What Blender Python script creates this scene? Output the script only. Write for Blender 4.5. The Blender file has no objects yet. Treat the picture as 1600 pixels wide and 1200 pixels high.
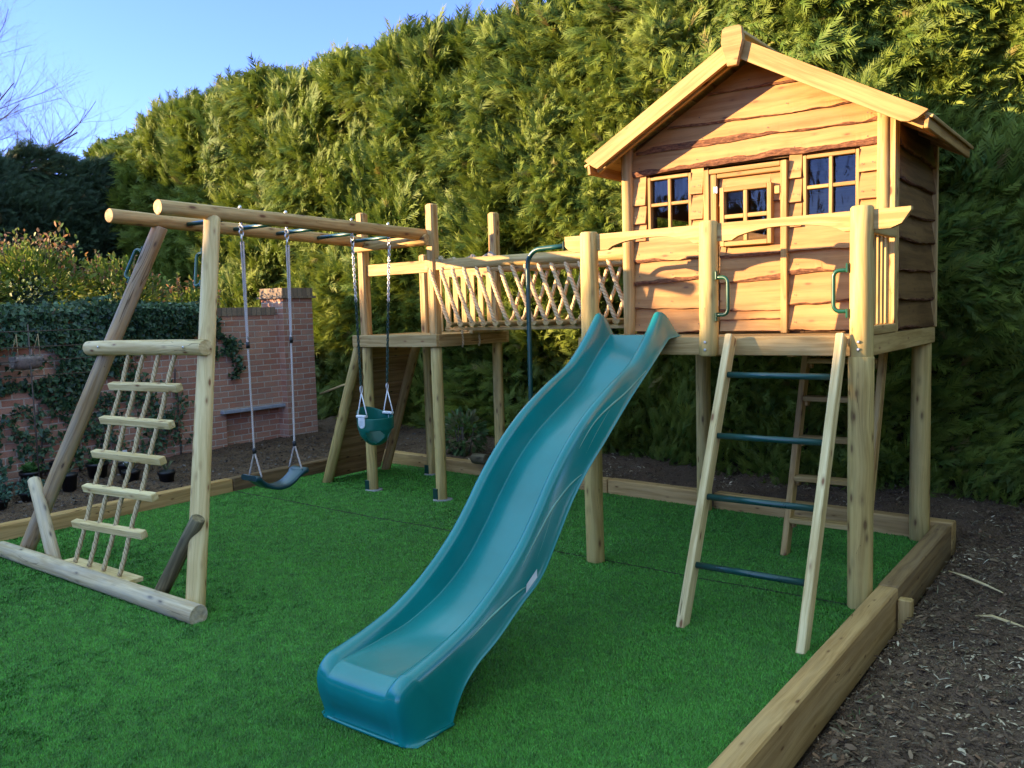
import bpy, bmesh, math, random
import numpy as np
from mathutils import Vector, Matrix

random.seed(7)
rng = np.random.default_rng(11)
R = math.radians
sc = bpy.context.scene
COL = sc.collection

# ------------------------------------------------------------------ camera
cam_d = bpy.data.cameras.new("camera")
cam = bpy.data.objects.new("camera", cam_d)
COL.objects.link(cam)
YAW, PITCH, ROLL, FPX = -0.6445, -0.0842, -0.0289, 1331.3
fw = Vector((math.sin(YAW) * math.cos(PITCH), math.cos(YAW) * math.cos(PITCH), math.sin(PITCH)))
rt = Vector((math.cos(YAW), -math.sin(YAW), 0))
up = rt.cross(fw)
rt2 = math.cos(ROLL) * rt + math.sin(ROLL) * up
up2 = -math.sin(ROLL) * rt + math.cos(ROLL) * up
mw = Matrix((rt2, up2, -fw)).transposed().to_4x4()
mw.translation = Vector((2.947, -4.802, 1.682))
cam.matrix_world = mw
cam_d.sensor_width = 36
cam_d.sensor_fit = 'HORIZONTAL'
cam_d.lens = FPX / 1600 * 36
cam_d.clip_start = 0.05
cam_d.clip_end = 600
sc.camera = cam

# ------------------------------------------------------------------ light
SUN_EL = R(10.0)
SUN_DIR = Vector((-0.745, -0.667, 0)).normalized()          # horizontal direction towards the sun
world = bpy.data.worlds.new("World")
sc.world = world
world.use_nodes = True
wn = world.node_tree.nodes
bg = wn["Background"]
sky = wn.new("ShaderNodeTexSky")
sky.sky_type = 'NISHITA'
sky.sun_disc = False
sky.sun_elevation = SUN_EL
sky.sun_rotation = math.atan2(SUN_DIR.x, SUN_DIR.y)
sky.air_density = 1.0
sky.dust_density = 0.0
sky.ozone_density = 1.5
# sky tint: deeper blue towards the horizon, warmed overhead to warm the fill
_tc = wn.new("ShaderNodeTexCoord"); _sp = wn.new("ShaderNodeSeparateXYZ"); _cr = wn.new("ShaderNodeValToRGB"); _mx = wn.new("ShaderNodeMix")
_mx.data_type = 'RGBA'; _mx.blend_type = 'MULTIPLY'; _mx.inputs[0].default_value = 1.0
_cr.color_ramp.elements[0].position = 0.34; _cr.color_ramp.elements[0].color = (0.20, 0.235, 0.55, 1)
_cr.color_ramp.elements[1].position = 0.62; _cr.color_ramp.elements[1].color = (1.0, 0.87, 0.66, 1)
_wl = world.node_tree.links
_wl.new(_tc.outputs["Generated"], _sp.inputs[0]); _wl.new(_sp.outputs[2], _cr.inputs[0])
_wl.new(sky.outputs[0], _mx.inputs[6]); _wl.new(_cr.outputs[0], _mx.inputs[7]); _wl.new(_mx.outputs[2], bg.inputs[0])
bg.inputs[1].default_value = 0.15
sun_d = bpy.data.lights.new("sun", 'SUN')
sun_d.energy = 2.0
sun_d.angle = R(0.55)
sun_d.color = (1.0, 0.70, 0.38)
sun = bpy.data.objects.new("sun", sun_d)
COL.objects.link(sun)
sd = Vector((SUN_DIR.x * math.cos(SUN_EL), SUN_DIR.y * math.cos(SUN_EL), math.sin(SUN_EL)))
sun.rotation_euler = sd.to_track_quat('Z', 'Y').to_euler()
sun.location = sd * 30
sc.view_settings.view_transform = 'Standard'
sc.view_settings.look = 'None'
sc.view_settings.exposure = 3.25
sc.view_settings.gamma = 1.0
try:
    sc.cycles.max_bounces = 6
    sc.cycles.diffuse_bounces = 3
    sc.cycles.glossy_bounces = 3
    sc.cycles.transmission_bounces = 4
    sc.cycles.use_adaptive_sampling = True
    sc.cycles.caustics_reflective = False
    sc.cycles.caustics_refractive = False
except Exception:
    pass

# ------------------------------------------------------------------ materials
class NT:
    def __init__(s, name):
        s.m = bpy.data.materials.new(name)
        s.m.use_nodes = True
        s.t = s.m.node_tree
        s.b = s.t.nodes["Principled BSDF"]
        s.out = s.t.nodes["Material Output"]
    def n(s, typ, **kw):
        nd = s.t.nodes.new(typ)
        for k, v in kw.items():
            setattr(nd, k, v)
        return nd
    def l(s, a, b):
        s.t.links.new(a, b)
    def val(s, sock, v):
        if isinstance(v, bpy.types.NodeSocket):
            s.l(v, sock)
        else:
            sock.default_value = v
    def math(s, op, a, b=0.0, clamp=False):
        nd = s.n("ShaderNodeMath", operation=op)
        nd.use_clamp = clamp
        s.val(nd.inputs[0], a)
        s.val(nd.inputs[1], b)
        return nd.outputs[0]
    def attr(s, name):
        return s.n("ShaderNodeAttribute", attribute_name=name)
    def scale(s, vec, xyz):
        nd = s.n("ShaderNodeVectorMath", operation='MULTIPLY')
        s.l(vec, nd.inputs[0])
        nd.inputs[1].default_value = xyz
        return nd.outputs[0]
    def noise(s, vec, scale=1.0, detail=3.0, rough=0.55, dist=0.0):
        nd = s.n("ShaderNodeTexNoise")
        if vec is not None:
            s.l(vec, nd.inputs["Vector"])
        nd.inputs["Scale"].default_value = scale
        nd.inputs["Detail"].default_value = detail
        nd.inputs["Roughness"].default_value = rough
        nd.inputs["Distortion"].default_value = dist
        return nd.outputs[0]
    def ramp(s, fac, stops, interp='LINEAR'):
        nd = s.n("ShaderNodeValToRGB")
        cr = nd.color_ramp
        cr.interpolation = interp
        while len(cr.elements) < len(stops):
            cr.elements.new(0.5)
        for e, (p, c) in zip(cr.elements, stops):
            e.position = p
            e.color = c if len(c) == 4 else (*c, 1)
        s.l(fac, nd.inputs[0])
        return nd.outputs[0]
    def mix(s, fac, a, b, blend='MIX'):
        nd = s.n("ShaderNodeMix", data_type='RGBA', blend_type=blend)
        s.val(nd.inputs[0], fac)
        for sock, v in ((nd.inputs[6], a), (nd.inputs[7], b)):
            if isinstance(v, bpy.types.NodeSocket):
                s.l(v, sock)
            else:
                sock.default_value = (*v, 1) if len(v) == 3 else v
        return nd.outputs[2]
    def bump(s, h, strength=0.3, dist=0.002):
        nd = s.n("ShaderNodeBump")
        nd.inputs["Strength"].default_value = strength
        nd.inputs["Distance"].default_value = dist
        s.l(h, nd.inputs["Height"])
        s.l(nd.outputs[0], s.b.inputs["Normal"])
        return nd

def wood(name, light, dark, knot=(0.12, 0.05, 0.02), rough=0.62, knots=0.10, weather=None, ring=1.0, grain=0.5, cracks=0.0, tone=0.16):
    t = NT(name)
    g = t.attr("gc").outputs["Vector"]
    warp = t.noise(t.scale(g, (1.2, 4, 4)), 1.0, 2.0)
    wv = t.n("ShaderNodeVectorMath", operation='MULTIPLY_ADD')
    comb = t.n("ShaderNodeCombineXYZ")
    t.l(warp, comb.inputs[1]); t.l(warp, comb.inputs[2])
    t.l(comb.outputs[0], wv.inputs[0]); wv.inputs[1].default_value = (0, 0.10, 0.10); t.l(g, wv.inputs[2])
    gg = wv.outputs[0]
    rings = t.noise(t.scale(gg, (0.9 * ring, 38 * ring, 38 * ring)), 1.0, 2.0, 0.5)
    fibre = t.noise(t.scale(g, (9, 330, 330)), 1.0, 2.0, 0.6)
    blot = t.noise(t.scale(g, (2.0, 9, 9)), 1.0, 3.0)
    f = t.math('ADD', t.math('MULTIPLY', rings, 0.60), t.math('MULTIPLY', fibre, 0.24))
    f = t.math('ADD', f, t.math('MULTIPLY', blot, 0.26))
    c = t.ramp(f, [(0.55 - 0.17 * grain, tuple(x * 0.86 for x in dark)), (0.55 + 0.17 * grain, light)])
    vor = t.n("ShaderNodeTexVoronoi")
    t.l(t.scale(g, (5.5, 15, 15)), vor.inputs["Vector"])
    vor.inputs["Scale"].default_value = 1.0
    kd = vor.outputs["Distance"]
    kn = knots * 1.55
    k = t.ramp(kd, [(kn * 0.55, (1, 1, 1)), (kn, (0.30, 0.30, 0.30)), (kn * 1.7, (0, 0, 0))])
    c = t.mix(k, c, knot)
    if weather is not None:
        w = t.noise(t.scale(g, (1.5, 12, 12)), 1.6, 4.0, 0.65)
        wf = t.ramp(w, [(0.42, (0, 0, 0)), (0.66, (1, 1, 1))])
        c = t.mix(t.math('MULTIPLY', wf, weather[3] if len(weather) > 3 else 0.6), c, weather[:3])
    tn = t.noise(t.scale(g, (0.11, 0.11, 0.11)), 1.0, 0.0)
    c = t.mix(1.0, c, t.ramp(tn, [(0.3, (1 - tone, 1 - tone * 1.15, 1 - tone * 1.3)), (0.7, (1.0, 1.0, 1.0))]), 'MULTIPLY')
    ck = None
    if cracks:
        cn = t.noise(t.scale(gg, (0.28, 24, 24)), 1.0, 1.0, 0.4)
        cm = t.noise(t.scale(g, (2.2, 7, 7)), 1.0, 1.0)
        line = t.math('LESS_THAN', t.math('ABSOLUTE', t.math('SUBTRACT', cn, 0.5)), t.math('MULTIPLY', t.math('SUBTRACT', cm, 0.50, True), 0.055 * cracks))
        c = t.mix(line, c, tuple(x * 0.42 for x in dark))
        ck = line
    t.l(c, t.b.inputs["Base Color"])
    t.b.inputs["Roughness"].default_value = rough
    t.b.inputs["Specular IOR Level"].default_value = 0.3
    h = t.math('ADD', t.math('MULTIPLY', fibre, 0.6), t.math('MULTIPLY', rings, 0.6))
    t.bump(h, 0.4, 0.003)
    return t.m

W_POST = wood("treated_post", (0.70, 0.50, 0.175), (0.54, 0.355, 0.11), (0.16, 0.075, 0.025), knots=0.12, weather=(0.48, 0.41, 0.17, 0.35), cracks=1.0)
W_PALE = wood("pale_pine", (0.84, 0.66, 0.33), (0.70, 0.50, 0.205), (0.26, 0.12, 0.045), knots=0.10, cracks=1.0)
W_BEAM = wood("warm_pine", (0.60, 0.395, 0.155), (0.44, 0.25, 0.08), (0.17, 0.07, 0.025), knots=0.12, cracks=1.0)
W_RAIL = wood("planed_pine", (0.60, 0.41, 0.165), (0.47, 0.29, 0.095), (0.30, 0.14, 0.05), knots=0.08)
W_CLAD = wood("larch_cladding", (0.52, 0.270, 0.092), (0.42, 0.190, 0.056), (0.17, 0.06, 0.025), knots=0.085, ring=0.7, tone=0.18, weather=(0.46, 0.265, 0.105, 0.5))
W_SIDE_SHADE = wood("larch_side_shaded", (0.22, 0.12, 0.042), (0.13, 0.064, 0.022), (0.12, 0.05, 0.02), knots=0.08, ring=0.7)  # same larch as the front, darkened to carry the shade of the side
W_GREY = wood("weathered_log", (0.80, 0.65, 0.41), (0.62, 0.46, 0.26), (0.13, 0.09, 0.07), knots=0.11, weather=(0.50, 0.45, 0.38, 0.6), cracks=1.0)
W_SLEEP = wood("sleeper_oak", (0.62, 0.385, 0.145), (0.48, 0.275, 0.09), (0.18, 0.08, 0.025), knots=0.07, rough=0.85, weather=(0.54, 0.37, 0.18, 0.35), cracks=1.0)
W_MID = wood("sleeper_brown", (0.40, 0.25, 0.10), (0.27, 0.155, 0.058), (0.11, 0.05, 0.02), knots=0.07, rough=0.85, weather=(0.32, 0.22, 0.12, 0.5))
W_DIRTY = wood("sleeper_dark", (0.26, 0.16, 0.075), (0.15, 0.085, 0.036), (0.07, 0.035, 0.02), knots=0.09, rough=0.85, weather=(0.17, 0.12, 0.07, 0.5))
W_LEG = wood("brown_leg", (0.52, 0.345, 0.175), (0.34, 0.205, 0.09), (0.10, 0.05, 0.03), knots=0.10, weather=(0.36, 0.30, 0.23, 0.6), cracks=1.0)
W_TRIM = wood("trim_pine", (0.50, 0.30, 0.105), (0.40, 0.215, 0.062), (0.28, 0.12, 0.04), knots=0.07)
W_RAMP = wood("stained_board", (0.52, 0.29, 0.125), (0.36, 0.18, 0.07), (0.05, 0.02, 0.01), knots=0.08)
W_BRACE = wood("mouldy_log", (0.30, 0.24, 0.125), (0.13, 0.10, 0.05), (0.05, 0.035, 0.02), knots=0.14, weather=(0.09, 0.075, 0.04, 0.8))
W_BARK = None
def bark():
    t = NT("bark")
    g = t.attr("gc").outputs["Vector"]
    a = t.noise(t.scale(g, (26, 90, 90)), 1.0, 5.0, 0.7)
    c = t.ramp(a, [(0.3, (0.035, 0.014, 0.008)), (0.5, (0.17, 0.065, 0.028)), (0.72, (0.36, 0.17, 0.075))])
    t.l(c, t.b.inputs["Base Color"])
    t.b.inputs["Roughness"].default_value = 0.9
    t.bump(a, 0.9, 0.008)
    return t.m
W_BARK = bark()

def plain(name, col, rough=0.5, metal=0.0, spec=0.5, var=0.15, vs=8.0, coat=0.0, bump=0.0):
    t = NT(name)
    tc = t.n("ShaderNodeTexCoord")
    a = t.noise(tc.outputs["Object"], vs, 4.0, 0.6)
    d = tuple(max(0, x * (1 - var)) for x in col)
    h = tuple(min(1, x * (1 + var)) for x in col)
    t.l(t.ramp(a, [(0.35, d), (0.65, h)]), t.b.inputs["Base Color"])
    t.l(t.ramp(a, [(0.3, (rough * 0.85,) * 3), (0.7, (min(1, rough * 1.15),) * 3)]), t.b.inputs["Roughness"])
    t.b.inputs["Metallic"].default_value = metal
    t.b.inputs["Specular IOR Level"].default_value = spec
    t.b.inputs["Coat Weight"].default_value = coat
    t.b.inputs["Coat Roughness"].default_value = 0.15
    if bump:
        b2 = t.noise(tc.outputs["Object"], vs * 12, 3.0)
        t.bump(b2, bump, 0.002)
    return t.m

M_GREENMETAL = plain("green_painted_metal", (0.006, 0.055, 0.045), 0.3, 0.0, 0.6)
M_HANDLE = plain("green_plastic", (0.006, 0.070, 0.032), 0.32, 0.0, 0.6)
M_GALV = plain("galvanised_steel", (0.62, 0.62, 0.60), 0.35, 0.9, 0.5)
M_WHITEPL = plain("white_plastic", (0.72, 0.72, 0.72), 0.4)
M_BLACKPL = plain("black_plastic", (0.012, 0.012, 0.013), 0.45)
M_DARKCHAIN = plain("coated_chain", (0.015, 0.05, 0.03), 0.4)
M_SEAT = plain("teal_rubber", (0.010, 0.055, 0.068), 0.33, 0.0, 0.6)
M_BABY = plain("green_bucket_plastic", (0.004, 0.13, 0.095), 0.35, 0.0, 0.5)
M_STEELPLATE = plain("green_post_shoe", (0.006, 0.045, 0.03), 0.4)
M_STICKER = plain("sticker", (0.62, 0.65, 0.66), 0.45)
M_SLATE = plain("slate_lintel", (0.33, 0.35, 0.39), 0.6, var=0.2, vs=14, bump=0.3)
M_CONC = plain("footing_concrete", (0.30, 0.29, 0.26), 0.9, bump=0.5)
M_NAIL = plain("nail_head", (0.10, 0.07, 0.05), 0.6)
M_DARKIN = plain("dark_interior", (0.05, 0.03, 0.018), 0.8)
M_DECO = plain("moulded_line", (0.16, 0.36, 0.28), 0.4)
M_FABRIC = plain("grey_fibre", (0.24, 0.19, 0.16), 0.95, var=0.35, vs=30, bump=0.8)

def slide_mat():
    t = NT("slide_plastic")
    tc = t.n("ShaderNodeTexCoord")
    a = t.noise(tc.outputs["Object"], 3.0, 4.0, 0.6)
    fine = t.noise(tc.outputs["Object"], 260.0, 2.0, 0.5)
    scuff = t.noise(t.scale(tc.outputs["Object"], (60, 3, 3)), 1.0, 3.0, 0.6)
    c = t.ramp(a, [(0.3, (0.003, 0.175, 0.165)), (0.7, (0.005, 0.215, 0.205))])
    t.l(c, t.b.inputs["Base Color"])
    r = t.math('ADD', 0.10, t.math('MULTIPLY', scuff, 0.16))
    t.l(r, t.b.inputs["Roughness"])
    t.b.inputs["IOR"].default_value = 1.5
    t.b.inputs["Coat Weight"].default_value = 0.1
    t.b.inputs["Coat Roughness"].default_value = 0.3
    t.bump(fine, 0.06, 0.001)
    return t.m
M_SLIDE = slide_mat()

def rope_mat(name, c1, c2, pitch=0.032, twist=3.0):
    t = NT(name)
    g = t.attr("gc").outputs["Vector"]
    s = t.n("ShaderNodeSeparateXYZ")
    t.l(g, s.inputs[0])
    ph = t.math('ADD', t.math('MULTIPLY', s.outputs[0], 2 * math.pi / pitch), t.math('MULTIPLY', s.outputs[1], 2 * math.pi * twist))
    w = t.math('ABSOLUTE', t.math('SINE', t.math('MULTIPLY', ph, 0.5)))
    tc = t.n("ShaderNodeTexCoord")
    fz = t.noise(tc.outputs["Object"], 220, 2.0, 0.6)
    f = t.math('ADD', t.math('MULTIPLY', w, 0.75), t.math('MULTIPLY', fz, 0.3))
    t.l(t.ramp(f, [(0.12, c2), (0.55, c1)]), t.b.inputs["Base Color"])
    t.b.inputs["Roughness"].default_value = 0.9
    t.bump(f, 0.9, 0.006)
    return t.m
M_ROPE = rope_mat("hemp_rope", (0.62, 0.47, 0.26), (0.28, 0.18, 0.08))
M_ROPE2 = rope_mat("sandy_rope", (0.78, 0.53, 0.27), (0.46, 0.26, 0.10))
M_SWROPE = rope_mat("swing_rope", (0.74, 0.64, 0.57), (0.42, 0.28, 0.24), pitch=0.014)

def glass_mat():
    t = NT("window_plastic_glass")
    tc = t.n("ShaderNodeTexCoord")
    a = t.noise(t.scale(tc.outputs["Object"], (9, 9, 3.5)), 1.0, 2.0, 0.5, 0.8)
    gl = t.n("ShaderNodeBsdfGlossy")
    gl.inputs["Roughness"].default_value = 0.02
    tr = t.n("ShaderNodeBsdfTransparent")
    tr.inputs[0].default_value = (0.75, 0.75, 0.78, 1)
    fr = t.n("ShaderNodeFresnel")
    fr.inputs[0].default_value = 1.45
    mx = t.n("ShaderNodeMixShader")
    t.l(t.math('ADD', fr.outputs[0], 0.02, True), mx.inputs[0])
    t.l(tr.outputs[0], mx.inputs[1]); t.l(gl.outputs[0], mx.inputs[2])
    bn = t.n("ShaderNodeBump")
    bn.inputs["Strength"].default_value = 0.12; bn.inputs["Distance"].default_value = 0.02
    t.l(a, bn.inputs["Height"])
    t.l(bn.outputs[0], gl.inputs["Normal"]); t.l(bn.outputs[0], fr.inputs["Normal"])
    t.l(mx.outputs[0], t.out.inputs[0])
    return t.m
M_GLASS = glass_mat()

def leaf_mat(name, trans=0.25, rough=0.55, spec=0.35):
    t = NT(name)
    c = t.attr("col").outputs["Color"]
    t.l(c, t.b.inputs["Base Color"])
    t.b.inputs["Roughness"].default_value = rough
    t.b.inputs["Specular IOR Level"].default_value = spec
    tl = t.n("ShaderNodeBsdfTranslucent")
    t.l(c, tl.inputs[0])
    mx = t.n("ShaderNodeMixShader")
    mx.inputs[0].default_value = trans
    t.l(t.b.outputs[0], mx.inputs[1]); t.l(tl.outputs[0], mx.inputs[2])
    t.l(mx.outputs[0], t.out.inputs[0])
    return t.m
M_LEAF = leaf_mat("conifer_foliage", 0.22, 0.6, 0.25)
M_IVY = leaf_mat("ivy_leaf", 0.12, 0.4, 0.4)
M_SHRUB = leaf_mat("shrub_leaf", 0.35, 0.5, 0.3)
M_BLADE = leaf_mat("turf_fibre", 0.15, 0.5, 0.3)
M_CHIP = leaf_mat("wood_chip", 0.0, 0.85, 0.2)
M_TWIG = plain("twig_bark", (0.10, 0.075, 0.06), 0.9, var=0.3, vs=20)
M_CORE = plain("shade_core_and_seam", (0.022, 0.020, 0.010), 0.95, var=0.5, vs=22, bump=0.8)  # hedge interior: twigs and deep shade in one dark colour

def turf_mat():
    t = NT("artificial_turf_backing")
    tc = t.n("ShaderNodeTexCoord")
    o = tc.outputs["Object"]
    a = t.noise(o, 1.6, 5.0, 0.6)
    b = t.noise(o, 160.0, 3.0, 0.7)
    f = t.math('ADD', t.math('MULTIPLY', a, 0.35), t.math('MULTIPLY', b, 0.65))
    c = t.ramp(f, [(0.3, (0.026, 0.115, 0.011)), (0.7, (0.056, 0.205, 0.020))])
    t.l(c, t.b.inputs["Base Color"])
    t.b.inputs["Roughness"].default_value = 0.7
    t.bump(b, 0.8, 0.012)
    return t.m
M_TURF = turf_mat()

def soil_mat():
    t = NT("bark_soil")
    tc = t.n("ShaderNodeTexCoord")
    o = tc.outputs["Object"]
    a = t.noise(o, 2.2, 5.0, 0.6)
    b = t.noise(o, 60.0, 4.0, 0.7, 0.6)
    v = t.n("ShaderNodeTexVoronoi")
    t.l(o, v.inputs["Vector"]); v.inputs["Scale"].default_value = 75
    f = t.math('ADD', t.math('MULTIPLY', a, 0.35), t.math('MULTIPLY', b, 0.65))
    c = t.ramp(f, [(0.33, (0.055, 0.031, 0.015)), (0.52, (0.15, 0.088, 0.046)), (0.70, (0.30, 0.19, 0.105))])
    t.l(c, t.b.inputs["Base Color"])
    t.b.inputs["Roughness"].default_value = 0.95
    h = t.math('ADD', b, t.math('MULTIPLY', v.outputs["Distance"], 0.8))
    t.bump(h, 1.0, 0.02)
    return t.m
M_SOIL = soil_mat()

def brick_mat():
    t = NT("red_brick")
    g = t.attr("gc").outputs["Vector"]
    br = t.n("ShaderNodeTexBrick")
    t.l(g, br.inputs["Vector"])
    br.inputs["Scale"].default_value = 1.0
    br.inputs["Brick Width"].default_value = 0.225
    br.inputs["Row Height"].default_value = 0.075
    br.inputs["Mortar Size"].default_value = 0.0075
    br.inputs["Mortar Smooth"].default_value = 0.3
    br.inputs["Bias"].default_value = -0.1
    br.inputs["Color1"].default_value = (0.46, 0.175, 0.095, 1)
    br.inputs["Color2"].default_value = (0.60, 0.31, 0.19, 1)
    br.inputs["Mortar"].default_value = (0.66, 0.56, 0.43, 1)
    a = t.noise(g, 5.0, 5.0, 0.65)
    b = t.noise(g, 70.0, 3.0, 0.6)
    c = t.mix(t.ramp(a, [(0.35, (0, 0, 0)), (0.7, (0.55, 0.55, 0.55))]), br.outputs[0], (0.36, 0.25, 0.19))
    c = t.mix(t.ramp(b, [(0.45, (0, 0, 0)), (0.75, (0.5, 0.5, 0.5))]), c, (0.16, 0.08, 0.065))
    t.l(c, t.b.inputs["Base Color"])
    t.b.inputs["Roughness"].default_value = 0.9
    h = t.math('ADD', t.math('MULTIPLY', br.outputs[1], -1.0), t.math('MULTIPLY', b, 0.35))
    t.bump(h, 0.8, 0.01)
    return t.m
M_BRICK = brick_mat()
def coping_mat():
    t = NT("coping_brick")
    g = t.attr("gc").outputs["Vector"]
    br = t.n("ShaderNodeTexBrick")
    t.l(g, br.inputs["Vector"])
    br.offset = 0.0
    br.inputs["Scale"].default_value = 1.0
    br.inputs["Brick Width"].default_value = 0.075
    br.inputs["Row Height"].default_value = 3.0
    br.inputs["Mortar Size"].default_value = 0.005
    br.inputs["Color1"].default_value = (0.20, 0.13, 0.09, 1)
    br.inputs["Color2"].default_value = (0.34, 0.24, 0.15, 1)
    br.inputs["Mortar"].default_value = (0.10, 0.09, 0.07, 1)
    b = t.noise(g, 40.0, 4.0, 0.65)
    c = t.mix(t.ramp(b, [(0.4, (0, 0, 0)), (0.7, (0.7, 0.7, 0.7))]), br.outputs[0], (0.13, 0.12, 0.07))
    t.l(c, t.b.inputs["Base Color"])
    t.b.inputs["Roughness"].default_value = 0.95
    t.bump(t.math('SUBTRACT', t.math('MULTIPLY', b, 0.4), br.outputs[1]), 0.8, 0.01)
    return t.m
M_COPING = coping_mat()

# ------------------------------------------------------------------ mesh builder
ROOT = {}
def rootloc(o):
    while o.parent is not None:
        o = o.parent
    return Vector(ROOT.get(o.name, (0, 0, 0)))

class MB:
    def __init__(s):
        s.v, s.f, s.g, s.mi, s.sm = [], [], [], [], []
    def add(s, verts, faces, gc=None, mi=0, sm=False):
        b = len(s.v)
        s.v += [tuple(p) for p in verts]
        s.g += [tuple(p) for p in (gc if gc is not None else verts)]
        s.f += [tuple(i + b for i in f) for f in faces]
        s.mi += [mi] * len(faces)
        s.sm += (sm if isinstance(sm, list) else [sm] * len(faces))
    def build(s, name, mats, parent=None, mods=None):
        if not isinstance(mats, (list, tuple)):
            mats = [mats]
        off = rootloc(parent) if parent is not None else Vector((0, 0, 0))
        me = bpy.data.meshes.new(name)
        me.from_pydata([(p[0] - off.x, p[1] - off.y, p[2] - off.z) for p in s.v], [], s.f)
        for m in mats:
            me.materials.append(m)
        a = me.attributes.new("gc", 'FLOAT_VECTOR', 'POINT')
        a.data.foreach_set("vector", np.array(s.g, dtype=np.float32).ravel())
        me.polygons.foreach_set("material_index", s.mi)
        me.polygons.foreach_set("use_smooth", s.sm)
        me.update()
        o = bpy.data.objects.new(name, me)
        COL.objects.link(o)
        if parent is not None:
            o.parent = parent
        if mods:
            mods(o)
        return o

def ro():
    return Vector((random.uniform(-20, 20), random.uniform(-20, 20), random.uniform(-20, 20)))

def frame(d, hint=None):
    d = d.normalized()
    h = Vector(hint) if hint is not None else (Vector((0, 0, 1)) if abs(d.z) < 0.9 else Vector((1, 0, 0)))
    u = (h - d * h.dot(d)).normalized()
    w = d.cross(u)
    return d, u, w        # along, 'up', side

def log(mb, p0, p1, r0, r1=None, n=18, wob=0.02, bev=0.008, bend=0.0, flat=None, hint=None, taper0=None):
    """a round pole with small irregularities; flat = cut plane (fraction of r below the axis, along the hint axis)"""
    p0, p1 = Vector(p0), Vector(p1)
    r1 = r0 if r1 is None else r1
    L = (p1 - p0).length
    d, u, w = frame(p1 - p0, hint)
    go = ro()
    segs = max(3, int(L / 0.16))
    ts = [0, bev / L] + [bev / L + (1 - 2 * bev / L) * i / segs for i in range(1, segs)] + [1 - bev / L, 1]
    ph = random.uniform(0, 6)
    verts, gc, faces, sm = [], [], [], []
    bx, by = random.uniform(-1, 1) * bend, random.uniform(-1, 1) * bend
    for k, t in enumerate(ts):
        r = r0 + (r1 - r0) * t
        if k in (0, len(ts) - 1):
            r -= bev * 0.8
        c = p0 + (p1 - p0) * t + (u * bx + w * by) * math.sin(math.pi * t)
        for i in range(n):
            a = 2 * math.pi * i / n
            rr = r * (1 + wob * math.sin(2 * a + ph + 3 * t * L) + wob * 0.6 * math.sin(3 * a - ph * 2 + 7 * t * L))
            x, y = rr * math.cos(a), rr * math.sin(a)
            if flat is not None:
                x = max(x, -flat * r)
            if taper0 is not None and t * L < taper0[0]:
                lim = r * (taper0[1] + (1 - taper0[1]) * (t * L / taper0[0]))
                y = max(y, -lim) if taper0[2] < 0 else min(y, lim)
            verts.append(c + u * x + w * y)
            gc.append(go + Vector((t * L, x, y)))
    for k in range(len(ts) - 1):
        for i in range(n):
            j = (i + 1) % n
            faces.append((k * n + i, k * n + j, (k + 1) * n + j, (k + 1) * n + i))
            sm.append(True)
    faces.append(tuple(reversed(range(n)))); sm.append(False)
    b = (len(ts) - 1) * n
    faces.append(tuple(b + i for i in range(n))); sm.append(False)
    mb.add(verts, faces, gc, sm=sm)

def board(mb, p0, p1, w, t, hint=(0, 0, 1), ch=0.004, mi=0):
    """a plank from p0 to p1 (axis line), w along hint, t across"""
    p0, p1 = Vector(p0), Vector(p1)
    L = (p1 - p0).length
    d, u, s_ = frame(p1 - p0, hint)
    go = ro()
    ch = min(ch, w * 0.3, t * 0.3, L * 0.3)
    def ring(al, ins):
        W, T = w / 2 - ins, t / 2 - ins
        pts = [(W - ch, T), (-W + ch, T), (-W, T - ch), (-W, -T + ch), (-W + ch, -T), (W - ch, -T), (W, -T + ch), (W, T - ch)]
        return [(p0 + d * al + u * a + s_ * b, go + Vector((al, a, b))) for a, b in pts]
    rr = [ring(0, ch), ring(ch, 0), ring(L - ch, 0), ring(L, ch)]
    verts = [q[0] for r in rr for q in r]
    gc = [q[1] for r in rr for q in r]
    faces = []
    for k in range(3):
        for i in range(8):
            j = (i + 1) % 8
            faces.append((k * 8 + i, k * 8 + j, k * 8 + 8 + j, k * 8 + 8 + i))
    faces.append(tuple(reversed(range(8))))
    faces.append(tuple(24 + i for i in range(8)))
    mb.add(verts, faces, gc, mi=mi)

def prism(mb, pts, o, ea, eb, th, mi=0):
    """flat outline pts (a,b) in axes ea, eb at o, thickness th along ea x eb; small chamfer"""
    o, ea, eb = Vector(o), Vector(ea).normalized(), Vector(eb).normalized()
    nn = ea.cross(eb).normalized()
    go = ro()
    n = len(pts)
    cx = sum(a for a, b in pts) / n
    cy = sum(b for a, b in pts) / n
    ch = 0.004
    def shr(a, b):
        dx, dy = a - cx, b - cy
        l = math.hypot(dx, dy) or 1
        return a - dx / l * ch, b - dy / l * ch
    verts, gc = [], []
    for z, ins in ((0, 1), (ch, 0), (th - ch, 0), (th, 1)):
        for a, b in pts:
            if ins:
                a, b = shr(a, b)
            verts.append(o + ea * a + eb * b + nn * z)
            gc.append(go + Vector((a, b, z)))
    faces = []
    for k in range(3):
        for i in range(n):
            j = (i + 1) % n
            faces.append((k * n + i, k * n + j, (k + 1) * n + j, (k + 1) * n + i))
    faces.append(tuple(reversed(range(n))))
    faces.append(tuple(3 * n + i for i in range(n)))
    mb.add(verts, faces, gc, mi=mi)

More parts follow.
